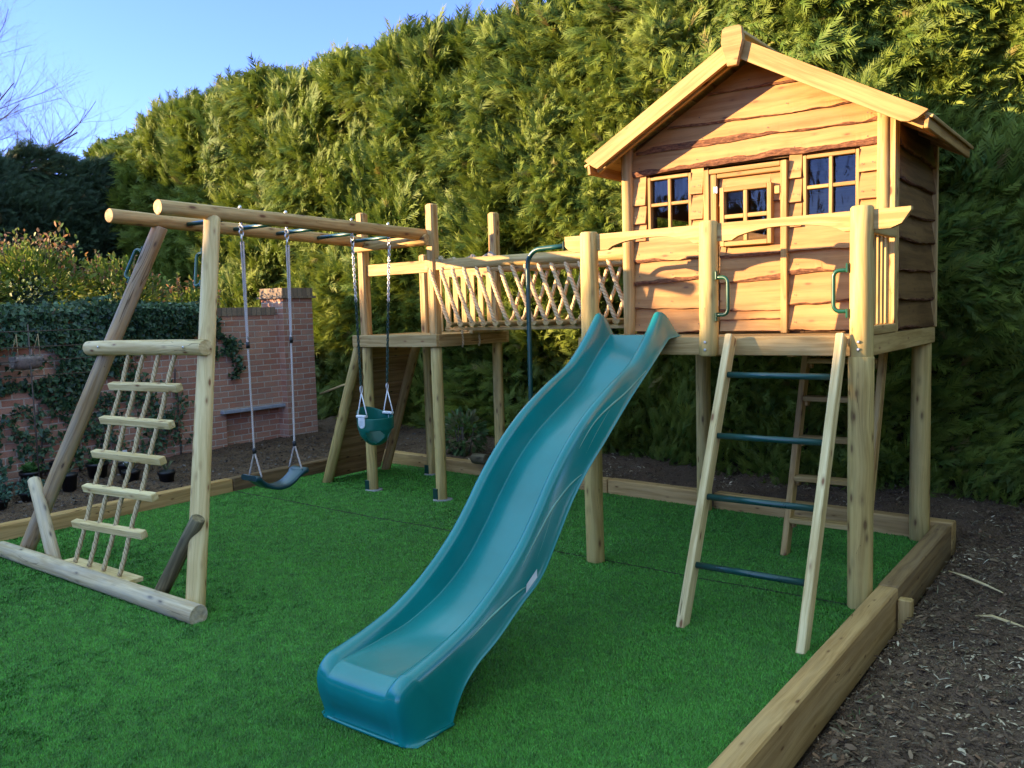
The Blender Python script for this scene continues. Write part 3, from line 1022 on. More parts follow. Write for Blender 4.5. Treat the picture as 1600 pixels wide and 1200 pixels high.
pfront = lambda x, o_, z: Vector((x, YF - o_, z))
mb = MB()
F_ROWS_TOP = [(3.24, 3.055, .006), (3.055, 2.870, .010), (2.870, 2.742, .012), (2.742, 2.602, .012)]
for k, (zt, zb, am) in enumerate(F_ROWS_TOP):
    waney(mb, 0.008, 1.640, zt, zb, 2.3 + k * 1.7, pfront, am, 0.030, (0.010, 0.006, 0.020, 0.018)[k], True, tilt=(-0.012, -0.008, 0.006, 0.004)[k], under=0.06 if k else 0.12)
for k, (zt, zb) in enumerate(((2.20, 2.003), (2.003, 1.852), (1.852, 1.672), (1.672, 1.515))):
    waney(mb, 0.006, 0.548, zt, zb, 11 + k * 2.1, pfront, (0.008, 0.012, 0.010, 0.006)[k], 0.030, (0.013, 0.015, 0.007, 0.010)[k], tilt=(-0.01, 0.06, 0.015, 0)[k], under=0.03)
for k, (zt, zb) in enumerate(((2.20, 2.006), (2.006, 1.872), (1.872, 1.685), (1.685, 1.515))):
    waney(mb, 1.108, 1.640, zt, zb, 31 + k * 2.7, pfront, (0.008, 0.010, 0.012, 0.006)[k], 0.030, (0.008, 0.024, 0.007, 0.010)[k], tilt=(0.02, 0.03, 0.03, 0)[k], under=0.03)
for x0, x1, zs in ((0.006, 0.108, (2.395, 2.265, 2.15)), (0.447, 0.535, (2.43, 2.262, 2.15)), (1.110, 1.188, (2.46, 2.31, 2.16)), (1.531, 1.636, (2.45, 2.29, 2.16))):
    zt = 2.59
    for k, zb in enumerate(zs):
        waney(mb, x0, x1, zt, zb, x0 * 13 + k, pfront, 0.003, 0.030, 0.003, under=0.02)
        zt = zb
def nail(mb, x, z, y, mi):
    n = 8
    vs = [(x + 0.0042 * math.cos(2 * math.pi * i / n), y, z + 0.0042 * math.sin(2 * math.pi * i / n)) for i in range(n)]
    mb.add(vs, [tuple(range(n))], mi=mi)
for zb, xs2 in ((3.055, (0.45, 0.86, 1.28)), (2.87, (0.2, 0.52, 1.1, 1.5)), (2.742, (0.06, 0.54, 0.98, 1.58)), (2.602, (0.07, 0.5, 1.15, 1.58)), (2.003, (0.05, 0.30, 0.5)), (1.852, (0.06, 0.31, 0.49)), (1.672, (0.05, 0.3, 0.5)), (1.515, (0.05, 0.29, 0.5)), (2.006, (1.15, 1.58)), (1.872, (1.16, 1.59)), (1.685, (1.15, 1.58)), (1.515, (1.15, 1.57)),
                (2.395, (0.035, 0.08)), (2.265, (0.035, 0.08)), (2.43, (0.47, 0.51)), (2.262, (0.47, 0.51)), (2.46, (1.13, 1.17)), (2.31, (1.13, 1.17)), (2.45, (1.55, 1.61)), (2.29, (1.55, 1.61))):
    for x in xs2:
        nail(mb, x, zb + 0.052 + random.uniform(-.006, .006), YF - 0.0300, 2)
front = mb.build("front_cladding", [W_CLAD, W_BARK, M_NAIL], ph)
# inner lining boards behind the cladding (with the window and door openings left free)
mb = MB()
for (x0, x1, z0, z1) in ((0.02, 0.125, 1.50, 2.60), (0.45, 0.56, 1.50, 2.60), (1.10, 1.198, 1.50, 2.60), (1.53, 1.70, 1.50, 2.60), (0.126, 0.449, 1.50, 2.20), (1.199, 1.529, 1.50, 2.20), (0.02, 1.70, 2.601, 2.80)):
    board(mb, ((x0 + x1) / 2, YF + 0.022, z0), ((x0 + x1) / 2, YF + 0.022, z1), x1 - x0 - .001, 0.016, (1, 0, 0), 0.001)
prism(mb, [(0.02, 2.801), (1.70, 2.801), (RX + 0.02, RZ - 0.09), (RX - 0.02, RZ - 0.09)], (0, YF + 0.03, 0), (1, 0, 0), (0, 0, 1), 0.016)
mb.build("front_lining", W_SIDE_SHADE, ph)
# side, rear walls
def side_wall(name, place, L0, L1, gable=False, skip=None):
    mb = MB()
    rows = [(2.76, 2.585), (2.585, 2.40), (2.40, 2.21), (2.21, 2.055), (2.055, 1.865), (1.865, 1.685), (1.685, 1.512)]
    for k, (zt, zb) in enumerate(rows):
        waney(mb, L0, L1, zt, zb, 51 + k * 3.3 + L1 * 7, place, 0.010, 0.036, 0.006, under=0.05, tilt=(-0.03, -0.01, 0.01, 0, 0.0, -0.02, -0.01)[k])
    board(mb, place((L0 + L1) / 2, -0.03, 1.50), place((L0 + L1) / 2, -0.03, 2.76), L1 - L0, 0.012, place(1, 0, 0) - place(0, 0, 0), 0.001)
    return mb.build(name, [W_SIDE_SHADE, W_BARK], ph)
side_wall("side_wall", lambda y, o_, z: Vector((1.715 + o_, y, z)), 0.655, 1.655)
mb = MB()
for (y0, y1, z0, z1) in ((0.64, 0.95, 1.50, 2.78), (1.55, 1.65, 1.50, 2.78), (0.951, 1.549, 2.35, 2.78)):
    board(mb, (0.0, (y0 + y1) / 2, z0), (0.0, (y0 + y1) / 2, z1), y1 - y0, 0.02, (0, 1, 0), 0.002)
mb.build("side_wall", W_SIDE_SHADE, ph)
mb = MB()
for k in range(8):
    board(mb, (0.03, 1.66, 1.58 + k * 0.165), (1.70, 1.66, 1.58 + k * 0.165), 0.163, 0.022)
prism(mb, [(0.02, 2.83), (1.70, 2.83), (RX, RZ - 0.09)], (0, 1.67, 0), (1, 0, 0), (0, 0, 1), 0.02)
mb.build("rear_wall", W_SIDE_SHADE, ph)
# corner posts
one(log, (-0.028, 0.575, 1.495), (-0.028, 0.575, 2.80), 0.042, 0.042, 18, 0.02, 0.004).build("corner_post", W_RAIL, ph)
one(log, (1.672, 0.580, 1.495), (1.672, 0.580, 2.80), 0.040, 0.040, 18, 0.02, 0.004, hint=(0, -1, 0)).build("corner_post", W_RAIL, ph)
one(board, (1.722, 0.606, 1.497), (1.722, 0.606, 2.79), 0.095, 0.036, (0, 1, 0)).build("corner_batten", W_BEAM, ph)
one(board, (-0.02, 1.66, 1.497), (-0.02, 1.66, 2.79), 0.06, 0.05, (0, 1, 0)).build("corner_post", W_RAIL, ph)
one(board, (1.735, 1.672, 1.497), (1.735, 1.672, 2.79), 0.04, 0.05, (0, 1, 0)).build("corner_post", W_RAIL, ph)

def window(name, x0, x1, z0, z1, yf, parent, fw_=0.022, depth=0.05, bar=0.022, cap=False):
    mb = MB()
    zc, xc = (z0 + z1) / 2, (x0 + x1) / 2
    board(mb, (x0 + fw_ / 2, yf + depth / 2, z0), (x0 + fw_ / 2, yf + depth / 2, z1), fw_, depth, (1, 0, 0), .003)
    board(mb, (x1 - fw_ / 2, yf + depth / 2, z0), (x1 - fw_ / 2, yf + depth / 2, z1), fw_, depth, (1, 0, 0), .003)
    board(mb, (x0 + fw_, yf + depth / 2, z0 + fw_ / 2), (x1 - fw_, yf + depth / 2, z0 + fw_ / 2), fw_, depth, (0, 0, 1), .003)
    board(mb, (x0 + fw_, yf + depth / 2, z1 - fw_ / 2), (x1 - fw_, yf + depth / 2, z1 - fw_ / 2), fw_, depth, (0, 0, 1), .003)
    board(mb, (xc, yf + 0.014, z0 + fw_), (xc, yf + 0.014, z1 - fw_), bar, 0.024, (1, 0, 0), .003)
    board(mb, (x0 + fw_, yf + 0.0165, zc), (xc - bar / 2, yf + 0.0165, zc), bar, 0.024, (0, 0, 1), .003)
    board(mb, (xc + bar / 2, yf + 0.0165, zc), (x1 - fw_, yf + 0.0165, zc), bar, 0.024, (0, 0, 1), .003)
    w = mb.build(name, W_TRIM, parent)
    g = MB()
    y = yf + depth * 0.68
    g.add([(x0 + fw_ * .5, y, z0 + fw_ * .5), (x1 - fw_ * .5, y, z0 + fw_ * .5), (x1 - fw_ * .5, y, z1 - fw_ * .5), (x0 + fw_ * .5, y, z1 - fw_ * .5)], [(0, 1, 2, 3)])
    g.build("pane", M_GLASS, w)
    return w
window("window", 0.124, 0.451, 2.20, 2.580, YF - 0.016, ph)
window("window", 1.196, 1.531, 2.20, 2.592, YF - 0.016, ph)
# door
mb = MB()
def dplace(x, o_, z): return Vector((x, YF + 0.008 - o_, z))
for k, (zt, zb) in enumerate(((2.53, 2.335), (2.335, 2.17), (2.17, 2.000), (2.000, 1.835), (1.835, 1.647), (1.647, 1.588), (1.588, 1.512))):
    for xa, xb in (((0.645, 1.062),) if k in (3, 4, 5, 6) else ((0.645, 0.690), (0.988, 1.062))):
      waney(mb, xa, xb, zt, zb, 71 + k * 1.9, dplace, 0.006 if k < 5 else 0.003, 0.024, (0.005, 0.006, 0.013, 0.012, 0.006, 0.006, 0.002)[k], under=0.02, tilt=(0, 0, 0.02, 0.05, 0.0, 0, 0)[k])
waney(mb, 0.6905, 0.9875, 2.53, 2.43, 70, dplace, 0.002, 0.020, 0.002, under=0.0)
waney(mb, 0.6905, 0.9875, 2.09, 2.000, 75, dplace, 0.005, 0.024, 0.010, under=0.0)
board(mb, (0.85, YF + 0.018, 1.51), (0.85, YF + 0.018, 2.07), 0.40, 0.01, (1, 0, 0), .001)
board(mb, (0.66, YF + 0.018, 2.0701), (0.66, YF + 0.018, 2.54), 0.028, 0.01, (1, 0, 0), .001)
board(mb, (1.036, YF + 0.018, 2.0701), (1.036, YF + 0.018, 2.54), 0.05, 0.01, (1, 0, 0), .001)
door = mb.build("door", [W_CLAD, W_BARK], ph)
window("door_window", 0.666, 1.010, 2.070, 2.450, YF - 0.052, door, 0.029, 0.062, 0.026)
for z in (2.44, 1.70):
    mb = MB()
    box(mb, (0.638, YF - 0.040, z), (0.020, 0.010, 0.045))
    tube(mb, [(0.628, YF - 0.045, z - 0.022), (0.628, YF - 0.045, z + 0.022)], 0.006, 8)
    mb.build("hinge", M_WHITEPL, door)
one(box, (1.046, YF - 0.040, 2.40), (0.035, 0.02, 0.05)).build("latch", W_RAIL, door)
mb = MB()
board(mb, (0.567, YF - 0.020, 1.50), (0.567, YF - 0.020, 2.578), 0.040, 0.042, (1, 0, 0))
board(mb, (0.612, YF - 0.010, 1.50), (0.612, YF - 0.010, 2.545), 0.046, 0.040, (1, 0, 0))
board(mb, (1.085, YF - 0.022, 1.50), (1.085, YF - 0.022, 2.578), 0.042, 0.046, (1, 0, 0))
board(mb, (0.5875, YF - 0.019, 2.562), (1.063, YF - 0.019, 2.562), 0.030, 0.044, (0, 0, 1))
board(mb, (0.636, YF - 0.010, 2.531), (1.063, YF - 0.010, 2.531), 0.028, 0.036, (0, 0, 1))
mb.build("door_frame", W_TRIM, ph)
# roof
y0r, y1r = 0.355, 1.66
mb = MB()
for s in (-1, 1):
    nb = 8
    el = 1.085
    for i in range(nb):
        a0, a1 = el * i / nb, el * (i + 1) / nb + 0.02
        am = (a0 + a1) / 2
        x = RX + s * am
        z = RZ - RS * am - 0.018 + 0.006
        d = Vector((s, 0, -RS)).normalized()
        tlt = Vector((s * 1, 0, -RS + 0.09)).normalized()
        board(mb, (x, y0r, z), (x, y1r, z), (a1 - a0) * math.hypot(1, RS), 0.018, tlt, 0.003)
roof = mb.build("roof", W_RAIL, ph)
for s in (-1, 1):
    L = 1.09 * math.hypot(1, RS)
    ea = Vector((s, 0, -RS)).normalized()
    eb = Vector((s * RS, 0, 1)).normalized()
    W = 0.105
    pts = [(0.0, -W + 0.0), (L - 0.10, -W), (L - 0.06, -W + 0.012), (L - 0.028, -W + 0.045), (L, -0.005), (L, 0.0), (0.0, 0.0)]
    if s < 0:
        pts = [(0.0, -W), (L - 0.055, -W), (L - 0.035, -W + 0.03), (L, 0.0), (0.0, 0.0)]
    org = Vector((RX, y0r, RZ + 0.018))
    if s > 0:
        one(prism, pts, org, ea, eb, 0.032).build("bargeboard", W_TRIM, roof)
    else:
        one(prism, pts, org - Vector((0, 0.032, 0)), ea, eb, 0.032).build("bargeboard", W_TRIM, roof)
one(prism, [(-0.062, 0.055), (-0.070, -0.02), (-0.030, -0.165), (0.030, -0.165), (0.070, -0.02), (0.062, 0.055), (0.045, 0.068), (-0.045, 0.068)], (RX, y0r - 0.034, RZ + 0.0), (1, 0, 0), (0, 0, 1), 0.04).build("ridge_block", W_TRIM, roof)
# bargeboard prism direction differs left and right; eaves fascias and rafters
for s in (-1, 1):
    x = RX + s * 1.075
    z = RZ - RS * 1.075 - 0.045
    one(board, (x, y0r + 0.004, z), (x, y1r, z), 0.075, 0.024, (s * RS * .2, 0, 1)).build("fascia", W_TRIM, roof)
mb = MB()
for y in (0.44, 0.8, 1.2, 1.58):
    for s in (-1, 1):
        p = Vector((RX + s * 0.03, y, RZ - 0.075)); q = Vector((RX + s * 1.055, y, RZ - 0.06 - RS * 1.055))
        board(mb, p, q, 0.05, 0.03, (0, 0, 1))
mb.build("rafters", W_BEAM, roof)
mb = MB()
board(mb, (RX, y0r, RZ + 0.036), (RX, y1r, RZ + 0.036), 0.12, 0.02, (1, 0, 0))
mb.build("ridge_cap", W_RAIL, roof)

# ================================================================== SLIDE
def interp(tab, t):
    """Catmull-Rom through points tab[(a,b)] at uniform t in 0..1"""
    n = len(tab) - 1
    x = min(max(t, 0), 1) * n
    i = min(int(x), n - 1)
    f = x - i
    P = [np.array(tab[max(0, min(n, k))], dtype=float) for k in (i - 1, i, i + 1, i + 2)]
    return 0.5 * ((2 * P[1]) + (-P[0] + P[2]) * f + (2 * P[0] - 5 * P[1] + 4 * P[2] - P[3]) * f * f + (-P[0] + 3 * P[1] - 3 * P[2] + P[3]) * f ** 3)
LIP = [(-0.09, 1.655), (-0.24, 1.515), (-0.45, 1.365), (-0.72, 1.255), (-0.97, 1.140), (-1.18, 1.010), (-1.37, 0.855), (-1.52, 0.705), (-1.66, 0.580), (-1.85, 0.455), (-2.06, 0.355), (-2.24, 0.305), (-2.40, 0.275), (-2.49, 0.262)]
BED = [(-0.02, 1.515), (-0.20, 1.395), (-0.44, 1.225), (-0.70, 1.105), (-0.93, 1.000), (-1.12, 0.880), (-1.29, 0.735), (-1.44, 0.590), (-1.60, 0.455), (-1.80, 0.345), (-2.03, 0.275), (-2.23, 0.252), (-2.40, 0.244), (-2.49, 0.242)]
SKT = [(-0.07, 1.490), (-0.31, 1.345), (-0.62, 1.165), (-0.90, 0.985), (-1.10, 0.860), (-1.27, 0.725), (-1.42, 0.570), (-1.57, 0.425), (-1.76, 0.335), (-1.94, 0.245), (-2.09, 0.190), (-2.19, 0.130), (-2.25, 0.065), (-2.29, 0.0)]
NOSE_L = [(-2.540, 0.236), (-2.562, 0.190), (-2.552, 0.110), (-2.520, 0.035), (-2.535, 0.0)]
NOSE_B = [(-2.545, 0.218), (-2.568, 0.168), (-2.545, 0.09), (-2.510, 0.03), (-2.532, 0.0)]
NOSE_K = [(-2.35, 0.0), (-2.39, 0.0), (-2.43, 0.0), (-2.47, 0.0), (-2.51, 0.0)]
def slide_xc(y): return 0.318 + 0.112 * min(1, max(0, -y / 2.5))
sl = thing("slide", "long wavy turquoise plastic slide running from the platform down to the lawn", "slide", (0.41, -2.5, 0))
st = []
NS = 84
for i in range(NS + 1):
    t = i / NS
    st.append((interp(LIP, t), interp(BED, t), interp(SKT, t), 1.0))
for a, b, k in zip(NOSE_L, NOSE_B, NOSE_K):
    st.append((np.array(a), np.array(b), np.array(k), 1.0))
# entrance flare in front of the first station
first = [(np.array((0.045, 1.510)), np.array((0.035, 1.5035)), np.array((0.045, 1.503)), 1.14),
         (np.array((0.000, 1.590)), np.array((0.02, 1.512)), np.array((0.02, 1.500)), 1.10),
         (np.array((-0.045, 1.648)), np.array((0.00, 1.514)), np.array((-0.02, 1.495)), 1.05)]
st = first + st
verts, rows = [], []
nst = len(st)
for q, (Lp, Bp, Kp, fl) in enumerate(st):
    nose = max(0, (q - (nst - 8)) / 7.0)
    foot = max(0.0, min(1.0, (q - (nst - 30)) / 24.0))
    row = []
    for s in (-1, 1):
        half = []
        skirt = 0.272 * fl + 0.004 * foot
        rnd = 0.030 * nose ** 1.5
        lo, li = 0.226 * fl - rnd + 0.022 * foot, 0.186 * fl + 0.0 * foot
        mix = lambda a, b, f: a * (1 - f) + b * f
        half.append((skirt + 0.006, Kp))
        half.append((skirt - 0.006, mix(Kp, Lp, 0.03)))
        half.append((skirt - 0.014, mix(Kp, Lp, 0.25)))
        half.append((mix(skirt, lo, 0.55), mix(Kp, Lp, 0.6)))
        half.append((lo + 0.008, mix(Kp, Lp, 0.90)))
        half.append((lo + 0.001, mix(Kp, Lp, 0.975)))
        half.append((lo - 0.012, Lp + np.array((0, 0.004))))
        half.append((li + 0.012, Lp + np.array((0, 0.003))))
        half.append((li, mix(Lp, Bp, 0.07)))
        half.append((0.181, mix(Lp, Bp, 0.20)))
        half.append((0.174 - 0.003 * foot, mix(Lp, Bp, 0.55)))
        half.append((0.167, mix(Lp, Bp, 0.90)))
        half.append((0.163, mix(Lp, Bp, 0.975)))
        half.append((0.155, Bp + np.array((0, 0.001))))
        half.append((0.140, Bp - np.array((0, 0.001))))
        half.append((0.10, Bp - np.array((0, 0.002))))
        half.append((0.05, Bp - np.array((0, 0.003))))
        row.append([(s * u, p) for u, p in half])
    full = row[0] + [(0.0, Bp - np.array((0, 0.003)))] + row[1][::-1]
    rows.append([len(verts) + i for i in range(len(full))])
    for u, p in full:
        verts.append((slide_xc(p[0]) + u, p[0], p[1]))
faces = []
for a, b in zip(rows[:-1], rows[1:]):
    for i in range(len(a) - 1):
        faces.append((a[i], a[i + 1], b[i + 1], b[i]))
mb = MB()
mb.add(verts, faces, sm=True)
def slide_mods(o):
    m = o.modifiers.new("thick", 'SOLIDIFY'); m.thickness = 0.006; m.offset = -1
    m = o.modifiers.new("sub", 'SUBSURF'); m.levels = 1; m.render_levels = 1
chute = mb.build("chute", M_SLIDE, sl, slide_mods)
def skin_pt(t, f, s=1, out=0.0035):
    """a point on the outer skirt at station t (0..1), f = 0 lip .. 1 lower edge"""
    Lp, Kp = interp(LIP, t), interp(SKT, t)
    foot = max(0.0, min(1.0, ((3 + t * NS) - (nst - 30)) / 24.0))
    lo = 0.226 + 0.012 * foot
    fs = [(0.0, lo), (0.10, lo + .008), (0.4, 0.45 * 0.272 + 0.55 * lo), (0.75, 0.258), (0.97, 0.266), (1.0, 0.278)]
    u = np.interp(f, [a for a, b in fs], [b for a, b in fs]) + out
    p = Lp * (1 - f) + Kp * f
    return Vector((slide_xc(p[0]) + s * u, p[0], p[1]))
def deco(t0, t1, fn, r=0.0062):
    mb = MB()
    pts = [skin_pt(t0 + (t1 - t0) * i / 40, fn(i / 40)) for i in range(41)]
    tube(mb, pts, [r * (0.45 + 0.55 * math.sin(math.pi * min(1, 0.08 + i / 40 * .92))) for i in range(41)], 6)
    mb.build("moulded_line", M_DECO, sl)
def swoop(u): return 0.12 + 0.75 * (u ** 0.55) * (1 - 0.12 * u) if u < 1 else 0.8
for t0, t1 in ((0.10, 0.36), (0.34, 0.62), (0.58, 0.86)):
    deco(t0, t1, lambda u: 0.86 - 0.62 * math.sin(math.pi * u * 0.62) ** 1.0)
deco(0.20, 0.40, lambda u: 0.30 + 0.5 * u, 0.0028)
deco(0.44, 0.64, lambda u: 0.30 + 0.5 * u, 0.0028)
mb = MB()
c = [skin_pt(t, f, 1, 0.012) for t, f in ((0.560, 0.72), (0.600, 0.72), (0.600, 0.86), (0.560, 0.86))]
mb.add(c, [(0, 1, 2, 3)])
mb.build("sticker", M_STICKER, sl)
rim = [(slide_xc(-2.5) + a, b, 0.012) for a, b in ((-0.280, -2.29), (-0.272, -2.42), (-0.250, -2.50), (-0.20, -2.535), (-0.1, -2.538), (0.0, -2.538), (0.1, -2.538), (0.20, -2.535), (0.250, -2.50), (0.272, -2.42), (0.280, -2.29))]
one(tube, rim, 0.007, 8).build("foot_rim", M_SLIDE, sl)

# ================================================================== GREEN RUNG LADDER
ld = thing("rung_ladder", "timber ladder with four dark green metal rungs leaning on the front of the platform", "ladder", (1.31, -0.79, 0))
def lerp(a, b, t): return a + (b - a) * t
for x0, x1 in ((1.010, 0.985), (1.640, 1.612)):
    one(board, (x0, -0.795, -0.01), (x1, -0.052, 1.505), 0.085, 0.042, (0, -1, 0), 0.005).build("rail", W_PALE, ld)
for z in (0.300, 0.640, 0.957, 1.288):
    t = z / 1.5
    y = lerp(-0.79, -0.056, t)
    one(tube, [(lerp(1.031, 1.006, t), y, z), (lerp(1.619, 1.591, t), y, z)], 0.0175, 16).build("rung", M_GREENMETAL, ld)
bolts(ld, [(1.612, -0.105, 1.455), (0.985, -0.105, 1.455)], (0, -0.9, 0.4))

# ================================================================== PLANK LADDER UNDER THE DECK
pl = thing("step_ladder", "timber ladder with flat plank steps standing in the shade under the playhouse", "ladder", (1.27, 0.76, 0))
for x in (1.02, 1.525):
    one(board, (x, 0.755, -0.005), (x, 1.235, 1.40), 0.085, 0.04, (0, -1, 0), 0.005).build("rail", W_BEAM, pl)
for z in (0.235, 0.505, 0.765, 1.03, 1.285):
    y = lerp(0.755, 1.235, z / 1.4)
    one(board, (1.041, y - 0.005, z), (1.504, y - 0.005, z), 0.10, 0.034, (0, 1, 0)).build("step", W_RAIL, pl)
    for x in (1.052, 1.493):
        one(box, (x, y + .01, z - 0.036), (0.022, 0.05, 0.035)).build("step_block", W_BEAM, pl)

# ================================================================== SMALL TOWER
tw = thing("small_tower", "small square timber tower with a deck on four posts, left of the rope bridge", "tower", (-2.63, 0.9, 0))
TP = [(-3.06, 0.90, 2.655), (-2.175, 0.90, 2.655), (-2.175, 1.79, 2.645), (-3.10, 1.79, 2.30)]
for (x, y, zt) in TP:
    one(log, (x, y, -0.0), (x, y, 1.395), 0.051, 0.050, 20, 0.02, 0.004, 0.004).build("leg", W_POST, tw)
    one(board, (x, y, 1.396), (x, y, zt), 0.090, 0.090, (1, 0, 0), 0.014).build("post", W_BEAM, tw)
for (x, y, w) in ((-3.06, 0.90, .1), (-2.175, 0.90, .115), (-3.10, 1.79, .1)):
    one(box, (x - 0.028, y - 0.049, 0.052), (0.058, 0.014, w)).build("post_shoe", M_STEELPLATE, tw)
    one(log, (x + 0.01, y, -0.03), (x + 0.01, y, 0.012), 0.085, 0.080, 18, 0.12, 0.004).build("footing", M_CONC, tw)
TZ = 1.447
one(board, (-3.185, 0.845, TZ), (-2.105, 0.845, TZ), 0.112, 0.035).build("deck_beam", W_RAIL, tw)
one(board, (-2.122, 0.864, TZ - .001), (-2.122, 1.86, TZ - .001), 0.112, 0.034).build("deck_beam", W_BEAM, tw)
one(board, (-3.168, 0.864, TZ - .001), (-3.168, 1.86, TZ - .001), 0.112, 0.034).build("deck_beam", W_BEAM, tw)
one(board, (-3.185, 1.879, TZ), (-2.105, 1.879, TZ), 0.112, 0.035).build("deck_beam", W_BEAM, tw)
mb = MB()
for i in range(8):
    board(mb, (-3.15, 0.915 + i * 0.128, 1.483), (-2.14, 0.915 + i * 0.128, 1.483), 0.12, 0.022, (0, 1, 0))
mb.build("deck", W_RAIL, tw)
one(board, (-3.013, 0.905, 2.11), (-2.222, 0.905, 2.11), 0.108, 0.03).build("guard_rail", W_BEAM, tw)
one(log, (-3.11, 0.825, 2.338), (-2.17, 0.830, 2.338), 0.050, 0.050, 20, 0.015, 0.004, 0, None, (0, 0, 1), (0.75, -0.15, 1)).build("cross_log", W_BEAM, tw)
one(board, (-3.05, 1.845, 2.09), (-2.13, 1.845, 2.09), 0.10, 0.03).build("rear_rail", W_BEAM, tw)
for i in range(7):
    x = -2.92 + i * 0.108
    one(board, (x, 1.815, 1.50), (x, 1.815, 2.06), 0.066, 0.018, (1, 0, 0)).build("paling", W_RAIL, tw)
one(board, (-2.10, 1.30, 1.51), (-2.10, 1.75, 1.51), 0.03, 0.05, (0, 0, 1)).build("packer", W_RAIL, tw)

# ramp of boards leaning on the small tower
rp = thing("climbing_ramp", "sloping ramp of dark boards between two round poles leaning on the small tower", "ramp", (-3.75, 1.35, 0))
one(log, (-3.76, 0.925, -0.02), (-3.195, 0.925, 1.40), 0.052, 0.050, 20, 0.02, 0.004).build("side_pole", W_POST, rp)
one(log, (-3.76, 1.755, -0.02), (-3.215, 1.755, 1.40), 0.050, 0.050, 20, 0.02, 0.004).build("side_pole", W_BEAM, rp)
mb = MB()
dv = Vector((-3.205 + 3.77, 0, 1.40)).normalized()
for i in range(10):
    c = Vector((-3.80, 0, 0.03)) + dv * (0.075 + i * 0.148)
    board(mb, (c.x, 0.965, c.z), (c.x, 1.715, c.z), 0.143, 0.022, dv, 0.003)
mb.build("board_panel", W_RAMP, rp)

# ================================================================== ROPE BRIDGE
rb = thing("rope_bridge", "bridge of half round treads hung on slanting ropes between two log handrails", "bridge", (-1.1, 1.33, 1.5))
BY0, BY1 = 0.90, 1.76
NT_ = 15
tx = [-1.985 + i * 0.129 for i in range(NT_)]
for x in tx:
    one(log, (x, BY0 - 0.035, 1.603), (x, BY1 + 0.035, 1.603), 0.036, 0.036, 16, 0.01, 0.003, 0, 0.02, (0, 0, -1)).build("tread", W_RAIL, rb)
for y in (BY0 + 0.06, BY1 - 0.06):
    one(board, (-2.10, y, 1.548), (-0.10, y, 1.548), 0.028, 0.045, (0, 0, 1)).build("bearer", W_RAIL, rb)
one(log, (-2.265, BY0 - 0.02, 2.118), (-0.06, BY0 - 0.03, 2.092), 0.047, 0.050, 20, 0.015, 0.004, 0, None, (0, 0, 1), (0.80, -0.1, 1)).build("handrail", W_RAIL, rb)
one(log, (-2.20, BY1 + 0.02, 2.112), (-0.05, BY1 + 0.02, 2.090), 0.045, 0.045, 20, 0.015, 0.004).build("handrail", W_BEAM, rb)
def ropepath(p, q, n, sag=0.0, axis=(0, 1, 0)):
    p, q = Vector(p), Vector(q)
    return [p + (q - p) * (i / n) + Vector(axis) * (sag * math.sin(math.pi * i / n)) for i in range(n + 1)]
for i, x in enumerate(tx):
    j1, j2 = random.uniform(-.005, .005), random.uniform(-.005, .005)
    fp = [(x - 0.186 + j1, BY0 - 0.030, 2.085)]
    fp += ropepath((x - 0.180 + j1, BY0 - 0.045, 2.05), (x - 0.012, BY0 - 0.040, 1.64), 22, random.uniform(-.012, 0.004))
    fp += [(x - 0.004, BY0 - 0.02, 1.603), (x, BY0 + 0.02, 1.572)]
    one(tube, fp, 0.0175, 12, twist=0.036).build("rope", M_ROPE2, rb)
    bp = [(x + 0.165 - j2, BY1 + 0.030, 2.085)]
    bp += ropepath((x + 0.160 - j2, BY1 + 0.045, 2.05), (x + 0.012, BY1 + 0.040, 1.64), 16, random.uniform(-.004, .012))
    bp += [(x, BY1 - 0.02, 1.572)]
    if x + 0.17 < -0.05:
        one(tube, bp, 0.0170, 10, twist=0.036).build("rope", M_ROPE2, rb)
for x0, l, hh in ((-2.16, 0.10, .042), (-2.02, 0.12, .02), (-1.80, 0.11, .032), (-1.62, 0.13, .045)):
    pts = []
    for k in range(15):
        a = math.pi * k / 14
        pts.append((x0 + l * (1 - math.cos(a)) * 0.6, BY0 + 0.02 + 0.045 * math.sin(a * 2), 2.125 + 0.022 + hh * math.sin(a) - 0.02 * (k / 14)))
    one(tube, pts, 0.019, 10, twist=0.04).build("rope_knot", M_FABRIC if x0 > -1.9 else M_ROPE, rb)
for y in (1.18, 1.42):
    one(tube, [(-2.10, y, 1.56), (-2.097, y, 1.48), (-2.100, y + .01, 1.41), (-2.108, y, 1.375)], 0.010, 10, twist=0.03).build("rope", M_ROPE, rb)

# ================================================================== FIREMAN POLE
fp_ = thing("fireman_pole", "dark green metal pole with a bent top fixed to the end of the front rail", "pole", (-0.505, 0, 0))
pts = [(-0.19, 0.015, 2.112), (-0.30, 0.012, 2.108)]
for i in range(9):
    a = math.pi / 2 * i / 8
    pts.append((-0.395 - 0.11 * math.sin(a), 0.01, 1.995 + 0.11 * math.cos(a)))
pts += [(-0.505, 0.005, 1.2), (-0.505, 0.0, -0.02)]
one(tube, pts, 0.0165, 14).build("pole", M_GREENMETAL, fp_)
one(box, (-0.197, 0.015, 2.112), (0.01, 0.055, 0.055)).build("flange", M_GREENMETAL, fp_)

